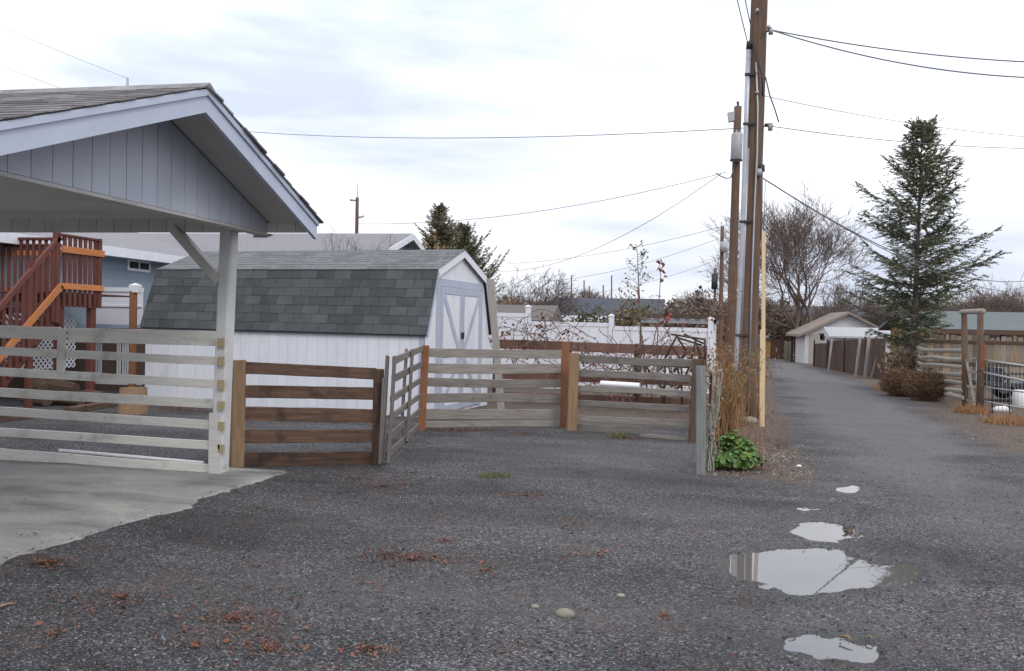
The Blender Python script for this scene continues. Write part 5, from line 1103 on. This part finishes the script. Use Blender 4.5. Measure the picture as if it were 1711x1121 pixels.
# tumbleweeds
def tumble(label, px, py, rx, rz_, seed, cen=None):
    b0 = G(px, py); t = thing('tumbleweed', label, 'tumbleweed', b0, 'tumbleweeds by the split rail fence'); rnd = random.Random(seed); V_, T_, C_ = [], [], []; c = b0 + Vector((0, 0, rz_ * .85))
    for i in range(6500):
        a, z_ = rnd.uniform(0, 6.283), rnd.uniform(-1, 1); rr = math.sqrt(1 - z_ * z_); d = Vector((rr * math.cos(a), rr * math.sin(a), z_)); ax = Vector((rnd.gauss(0, 1), rnd.gauss(0, 1), rnd.gauss(0, 1))).normalized()
        k = rnd.uniform(.45, 1.2); col = (.19 * k, .112 * k, .062 * k); b1 = len(V_); s0 = rnd.uniform(.35, .95); sweep = rnd.uniform(.15, .5); grow_ = rnd.uniform(-.05, .22); sv = Vector((rnd.gauss(0, 1), rnd.gauss(0, 1), rnd.gauss(0, 1))).normalized() * .0055
        for j in range(5):
            q = (Matrix.Rotation(sweep * j / 4, 3, ax) @ d) * min(1.03, s0 + grow_ * j / 4) * (1 + .10 * mnoise.noise(d * 2.2 + Vector((seed, 0, 0)))); q = c + Vector((q.x * rx, q.y * rx * .9, max(q.z, -.9) * rz_)); V_ += [q - sv, q + sv]; C_ += [col] * 2
        for j in range(4): q = b1 + 2 * j; T_ += [(q, q + 1, q + 3), (q, q + 3, q + 2)]
    np_mesh('twigs', [tuple(v) for v in V_], T_, MT['straw'], t, cols=np.array(C_, np.float32))
tumble('orange-brown round tumbleweed against the zigzag log rails', 1506, 662, .60, .44, 3); tumble('darker brown tumbleweed resting in front of the other, at log fence', 1548, 669, .62, .44, 5)
# dry vines over the brown rail fence
rnd = random.Random(12)
def vine(label, xa, xb, ya, yb, nst, nlf, Y, seed, lc=(.21, .075, .05)):
    rnd = random.Random(seed); t = thing('dry_vine', label, 'vine', Vector((PY((xa + xb) / 2, 600, Y).x, Y, terr(Y))), 'dry vines on the brown rail fence'); VV, FF = [], []; lc_, ln_, ls_, lcol = [], [], [], []
    for i in range(nst):
        px_ = rnd.uniform(xa, xb); p = PY(px_, rnd.uniform(yb - 70, yb), Y + rnd.uniform(-.4, .3)); ht = PY(px_, ya + (yb - ya) * rnd.random() ** 2 * .6, Y).z; d = Vector((rnd.gauss(0, .6), rnd.gauss(0, .3), 1)).normalized(); pts = [p.copy()]
        for j in range(9):
            d = (d + Vector((rnd.gauss(0, .38), rnd.gauss(0, .2), rnd.gauss(-.02, .22) - (.35 if p.z > ht else 0)))).normalized(); p = p + d * .15; pts.append(p.copy())
            if rnd.random() < nlf / nst / 9:
                for _ in range(rnd.randint(1, 4)): lc_.append(tuple(p + Vector((rnd.gauss(0, .05), rnd.gauss(0, .05), rnd.gauss(-.05, .06))))); ln_.append((rnd.gauss(0, 1), rnd.gauss(0, 1) - .5, rnd.gauss(0, .6))); ls_.append(rnd.uniform(.022, .05)); k = rnd.uniform(.6, 1.4); lcol.append((lc[0] * k, lc[1] * k, lc[2] * k))
        tube_data(pts, rnd.uniform(.0035, .010), 4, VV, FF, cap=False)
    mesh('stems', VV, FF, MT['twig'], t)
    if lc_: leafy('leaves', lc_, ln_, ls_, lcol, MT['leaf'], t, sides=5, cup=.4, elong=.7)
vine('sparse dry vine with brown leaves on the fence nearest the leaning board', 850, 930, 545, 625, 34, 75, 17.35, 2, (.20, .085, .05)); vine('tangled bare vine around the middle fence post', 925, 1040, 520, 690, 40, 60, 17.3, 3); vine('tall red-leaved vine thicket at the folded metal frame', 1030, 1120, 470, 690, 70, 70, 16.9, 5, (.23, .07, .055)); vine('bare dark vine stems at the fence end near the poles', 1110, 1185, 560, 700, 38, 30, 16.6, 6)
# tall arching canes with a few hanging red leaves
for (pts_, lb, nl) in ((((1082, 660), (1075, 590), (1068, 520), (1066, 480)), 'upright bare cane beside the slender sapling', 5), (((1108, 680), (1098, 600), (1100, 520), (1104, 460), (1101, 435)), 'tall cane with red leaves at its tip', 14), (((1060, 680), (1085, 600), (1098, 545), (1120, 525)), 'arching red-leaved cane over the brown rail', 16)):
    P_ = [PY(x, y, 17.0) for x, y in pts_]; t = thing('cane', lb, 'cane', P_[0], 'tall dry canes'); tube('stem', P_, [.016, .013, .010, .008, .005][:len(P_)], MT['twig'], t, 5); e_ = [P_[-1].lerp(P_[-2], abs(random.gauss(0, .5))) + Vector((random.gauss(0, .06), random.gauss(0, .05), random.gauss(0, .05))) for _ in range(nl)]
    leafy('leaves', [tuple(x) for x in e_], RNG.normal(size=(nl, 3)), RNG.uniform(.03, .06, nl), np.array([.24, .07, .055]) * RNG.uniform(.7, 1.3, (nl, 1)), MT['leaf'], t, cup=.4)
# slender sapling
sp0 = Vector((PY(1072, 560, 20).x, 20, terr(20))); stp = PY(1064, 408, 20); t = thing('sapling', 'slender young tree with sparse small green leaves behind the brown rail fence', 'tree', sp0)
tube('trunk', [sp0, sp0.lerp(stp, .5) + Vector((.05, 0, 0)), stp], [.03, .022, .006], MT['far_bark'], t, 6); VV, FF, lc_ = [], [], []; rnd = random.Random(6)
for i in range(34):
    f = .42 + .58 * i / 34; p = sp0.lerp(stp, f); a = rnd.uniform(0, 6.28); L_ = .55 * (1.12 - f) / .6 + .08; d = Vector((math.cos(a), math.sin(a) * .7, .7)).normalized(); q = p + d * L_; tube_data([p, p.lerp(q, .5) + Vector((0, 0, -.02)), q], [.007, .005, .003], 3, VV, FF, cap=False)
    for _ in range(9): lc_.append(tuple(p.lerp(q, rnd.uniform(.35, 1.1)) + Vector((rnd.gauss(0, .04), rnd.gauss(0, .04), rnd.gauss(0, .04)))))
mesh('limbs', VV, FF, MT['twig'], t); n = len(lc_); leafy('crown', lc_, RNG.normal(size=(n, 3)), RNG.uniform(.018, .045, n), np.array([.10, .12, .055]) * RNG.uniform(.6, 1.5, (n, 1)), MT['leaf'], t, cup=.3, elong=.5)
# shrubs behind the vinyl fence
def shrub(label, px, pyt, Y, w, col, seed, n=2600):
    b0 = at_depth(px, Y); h = PY(px, pyt, Y).z - b0.z; t = thing('shrub', label, 'shrub', b0, 'shrubs beyond the white fence'); r = np.random.default_rng(seed); VV, FF = [], []
    for i in range(26):
        a = r.uniform(0, 6.28); d = Vector((math.cos(a) * w * r.uniform(.1, .9), math.sin(a) * w * .6, h * r.uniform(.7, 1.02))); tube_data([b0, b0 + d * .5 + Vector((0, 0, h * .1)), b0 + d], [.03, .02, .006], 3, VV, FF, cap=False)
    mesh('trunk', VV, FF, MT['twig'], t); u = r.normal(size=(n, 3)); u /= np.linalg.norm(u, axis=1, keepdims=True); u *= r.uniform(.55, 1.08, (n, 1)) ** .7; lump = 1 + .25 * np.sin(u[:, :1] * 7 + seed) * np.cos(u[:, 2:] * 6)
    p = u * lump * np.array([w, w * .7, h * .5]) + np.array([b0.x, b0.y, b0.z + h * .52]); leafy('crown', p, r.normal(size=(n, 3)), r.uniform(.03, .075, n) * Y / 28, np.array(col) * r.uniform(.5, 1.5, (n, 1)), MT['leaf'], t, cup=.3, elong=.6)
shrub('olive yellow shrub showing over the white fence left of the patio cover', 1062, 508, 31, 1.0, (.17, .135, .055), 4); shrub('dull green low shrub before the long dark roof', 985, 518, 45, 1.6, (.085, .085, .045), 5); shrub('brown twiggy shrub mass behind the patio cover', 1150, 496, 60, 3.2, (.16, .115, .085), 6); shrub('grey-brown brush at the alley end', 1300, 512, 105, 3.4, (.15, .105, .075), 7); shrub('brown brush beside the far plank fences', 1328, 530, 95, 2.4, (.14, .095, .065), 8); shrub('dry bush under the spruce', 1515, 585, 29, .8, (.17, .11, .06), 9, 900)
shrub('golden dry shrub beside the taller far conifer', 730, 400, 55, 2.2, (.24, .16, .075), 10)

# ================================================================ LOOSE GROUND DETAIL
SLB = [(x, y) for x, y in rt]
def slab_x(y): return np.interp(y, [p[1] for p in reversed(rt)], [p[0] for p in reversed(rt)])
def gz(x, y):                                            # ground height read off the sheet
    ix = np.clip(np.searchsorted(gx, x), 1, len(gx) - 1); iy = np.clip(np.searchsorted(gy, y), 1, len(gy) - 1)
    return np.where((x < slab_x(y) - .02) & (y < 7.9) & (y > 1.1), .02, ZZ[iy, ix])
def in_puddle(x, y):
    ix = np.clip(np.searchsorted(gx, x), 1, len(gx) - 1); iy = np.clip(np.searchsorted(gy, y), 1, len(gy) - 1); return sd_all[iy, ix] < -.035
OCT = np.array([[1, 0, 0], [0, 1, 0], [-1, 0, 0], [0, -1, 0], [0, 0, 1], [0, 0, -.5]], np.float32); OCF = np.array([[0, 1, 4], [1, 2, 4], [2, 3, 4], [3, 0, 4], [1, 0, 5], [2, 1, 5], [3, 2, 5], [0, 3, 5]])
def stones(name, x, y, size, cols, flat=.6):
    n = len(x); base = np.stack([x, y, gz(x, y)], 1); a = RNG.uniform(0, 6.283, n); sx = size * RNG.uniform(.7, 1.35, n); sy = size * RNG.uniform(.6, 1.1, n); sz = size * flat * RNG.uniform(.6, 1.2, n)
    P = OCT[None] * np.stack([sx, sy, sz], 1)[:, None] * RNG.uniform(.8, 1.2, (n, 6, 3)); ca, sa = np.cos(a)[:, None], np.sin(a)[:, None]
    X = P[..., 0] * ca - P[..., 1] * sa; Y = P[..., 0] * sa + P[..., 1] * ca; Vv = np.stack([X, Y, P[..., 2]], -1) + base[:, None]; T_ = (OCF[None] + (np.arange(n) * 6)[:, None, None]).reshape(-1, 3)
    return np_mesh(name, Vv.reshape(-1, 3), T_, MT['gravel_stone'], cols=np.repeat(cols, 6, 0))
N = 190000
y = 2.6 + 11.5 * RNG.random(N) ** 1.55; x = RNG.uniform(-1.0, .75, N) * (y + 1.0)
ok = (x > slab_x(y) - np.abs(RNG.normal(0, .045, N)) - .09 * np.maximum(0, vnoise(x * 0, y, 4.0, 51)) * 2 * (RNG.random(N) < .5)) | (y > 7.9); ok &= ~in_puddle(x, y); ok &= x < 6; ok &= x > -10
x, y = x[ok], y[ok]; n = len(x); k = RNG.random(n); g = np.where(k < .55, RNG.uniform(.02, .05, n), np.where(k < .90, RNG.uniform(.055, .13, n), RNG.uniform(.13, .30, n)))
g = g * np.clip(1 + 1.6 * vnoise(x * .6 + y * .25, y * 1.2, .9, 33), .4, 1.7); cols = np.stack([g * 1.02, g * 1.0, g * 1.01], 1)
rd = RNG.random(n) < .05 + .18 * np.clip(vnoise(x, y, 1.2, 21) * 3 - .3, 0, 1); cols[rd] = np.array([.15, .06, .042]) * RNG.uniform(.6, 1.4, (rd.sum(), 1))
tag(stones('gravel', x, y, np.clip(RNG.gamma(4, .0011, n), .0022, .014), cols), 'loose dark grey crushed gravel spread over the yard', 'gravel', kind='stuff')
# fallen leaves in patches, px centre, radii, count
LP = [(390, 1035, 75, 28, 170), (450, 1085, 60, 25, 90), (330, 1080, 70, 25, 60), (85, 943, 40, 10, 130), (690, 935, 75, 14, 190), (650, 928, 50, 12, 60), (815, 955, 45, 14, 45), (745, 905, 30, 7, 30), (640, 812, 60, 10, 160), (600, 800, 70, 10, 70), (690, 790, 40, 8, 40), (880, 828, 75, 9, 110), (1000, 925, 60, 14, 40), (1110, 1030, 25, 8, 18), (620, 1090, 90, 22, 90),
      (200, 1000, 120, 40, 90), (90, 1060, 80, 40, 40), (770, 719, 75, 4, 420), (880, 724, 40, 3, 90), (1060, 733, 60, 3, 110), (300, 683, 70, 7, 500), (560, 706, 90, 5, 260), (480, 760, 100, 20, 30), (1250, 778, 70, 14, 300), (1300, 745, 45, 25, 330), (1290, 690, 30, 30, 220), (1560, 690, 80, 14, 130), (1640, 715, 70, 20, 110), (950, 870, 500, 80, 90), (600, 980, 600, 120, 110), (1240, 1000, 40, 20, 20), (430, 850, 40, 12, 20), (1180, 760, 30, 6, 50), (1340, 690, 30, 30, 60), (60, 900, 60, 6, 10)]
lc_ = []
for (cx_, cy_, rx, ry, n_) in LP:
    for _ in range(int(n_ * 2.6)):
        a = random.uniform(0, 6.283); r = abs(random.gauss(0, .72)); p = G(cx_ + math.cos(a) * r * rx, cy_ + math.sin(a) * r * ry); lc_.append((p.x, p.y))
lc_ = np.array(lc_); hgt = gz(lc_[:, 0], lc_[:, 1]); on = (lc_[:, 0] < slab_x(lc_[:, 1])) & (lc_[:, 1] < 7.9) & (lc_[:, 1] > 1.1); hgt = np.where(on, .022, hgt); ok = ~in_puddle(lc_[:, 0], lc_[:, 1]); P = np.concatenate([lc_, (hgt + RNG.uniform(.006, .018, len(lc_)))[:, None]], 1)[ok]; n = len(P)
k = RNG.random((n, 1)); col = np.array([.19, .068, .042]) * (1 - k) + np.array([.12, .075, .048]) * k
leafy_o = leafy('fallen_leaves', P, RNG.normal(0, .33, (n, 3)) + np.array([0, 0, 1]), RNG.uniform(.004, .011, n) * np.where(RNG.random(n) < .08, 1.9, 1), col * RNG.uniform(.6, 1.45, (n, 1)), MT['litter'], None, sides=5, cup=.35, elong=.65)
tag(leafy_o, 'rust-brown fallen leaves scattered in patches on the gravel', 'leaves', kind='stuff')
# verge rubble
vx, vy = [], []
for (cx_, cy_, rx, ry, n_) in ((1290, 760, 60, 22, 900), (1270, 705, 35, 20, 420), (1330, 790, 50, 14, 260), (1560, 695, 110, 16, 420), (1660, 730, 70, 18, 260), (1440, 650, 60, 8, 150), (1215, 790, 50, 8, 120)):
    for _ in range(n_): p = G(cx_ + random.gauss(0, .5) * rx, cy_ + random.gauss(0, .5) * ry); vx.append(p.x); vy.append(p.y)
vx, vy = np.array(vx), np.array(vy); n = len(vx); g = RNG.uniform(.05, .30, n); tag(stones('verge_rubble', vx, vy, np.clip(RNG.gamma(3, .0045, n), .005, .035), np.stack([g * 1.08, g * .92, g * .78], 1)), 'pale stones and rubble strewn on the dirt verges', 'rubble', kind='stuff')
# single stones and twigs
def rock(label, px, py, r, mat, seed):
    p = G(px, py); rnd = random.Random(seed); vs, fs = [], []; n1, n2 = 7, 12
    for i in range(n1 + 1):
        th_ = math.pi * i / n1
        for j in range(n2):
            ph = 2 * math.pi * j / n2; v = Vector((math.sin(th_) * math.cos(ph) * 1.45, math.sin(th_) * math.sin(ph), math.cos(th_) * .72)); v *= r * (1 + .18 * mnoise.noise(v * 1.3 + Vector((seed, 0, 0)))); vs.append(v)
    for i in range(n1):
        for j in range(n2): a = i * n2 + j; b_ = i * n2 + (j + 1) % n2; fs.append((a, a + n2, b_ + n2, b_))
    tag(mesh('stone', vs, fs, MT[mat], None, Matrix.Translation((p.x, p.y, gz(np.array([p.x]), np.array([p.y]))[0] + r * .35)), smooth=True), label, 'stone', 'single pale stones on the gravel')
rock('largest smooth tan stone lying alone on the gravel', 944, 1029, .038, 'stone', 2); rock('flat small pale stone next to the largest tan one', 894, 1017, .016, 'stone', 5); rock('angular small tan stone farther back than the largest', 1037, 996, .018, 'stone', 8); rock('white chip on the dirt verge near the green plant', 1335, 779, .022, 'white_plastic', 9); rock('grey rubble lump at the marker stake foot', 1250, 706, .11, 'stone', 11)
def twig(label, a_, b_, r=.008): A, B = G(*a_), G(*b_); tag(tube('twig', [A + Vector((0, 0, .014)), A.lerp(B, .5) + Vector((.01, .01, .022)), B + Vector((0, 0, .012))], [r, r * .9, r * .5], MT['tan_post'], None, 6), label, 'twig', 'twigs on the ground')
twig('pale dry twig on the gravel near the slab corner', (-8, 1020), (26, 1012)); twig('thick twig lying in the elongated puddle', (1402, 1067), (1425, 1075), .006); twig('short twig at the end of the elongated puddle', (1446, 1069), (1458, 1072), .006)
# leaves floating at the small puddle's end
fl = [G(1418 + random.gauss(0, 7), 888 + random.gauss(0, 5)) for _ in range(16)]; o = leafy('floating_leaves', [(p.x, p.y, -.003) for p in fl], RNG.normal(0, .3, (16, 3)) + np.array([0, 0, 1]), RNG.uniform(.015, .035, 16), np.array([.10, .075, .05]) * RNG.uniform(.5, 1.2, (16, 1)), MT['litter'], None, elong=.5, cup=.3)
tag(o, 'dark wet leaves clustered at the end of the small oval puddle', 'leaves', kind='stuff')
# low green tufts
tf = G(828, 797); t = thing('grass_tuft', 'low green grass tuft alone in the pen gravel', 'grass', tf); stalks('blades', tf, 420, .17, .07, MT['straw'], t, (.10, .12, .03), (.16, .15, .045), lean=.6, heads=False, w=.004, seed=30)
tf = G(1035, 731); t = thing('grass_tuft', 'small weed tuft under the grey pen planks', 'grass', tf); stalks('blades', tf, 160, .14, .12, MT['straw'], t, (.10, .13, .04), (.16, .15, .06), lean=.5, heads=False, seed=31)
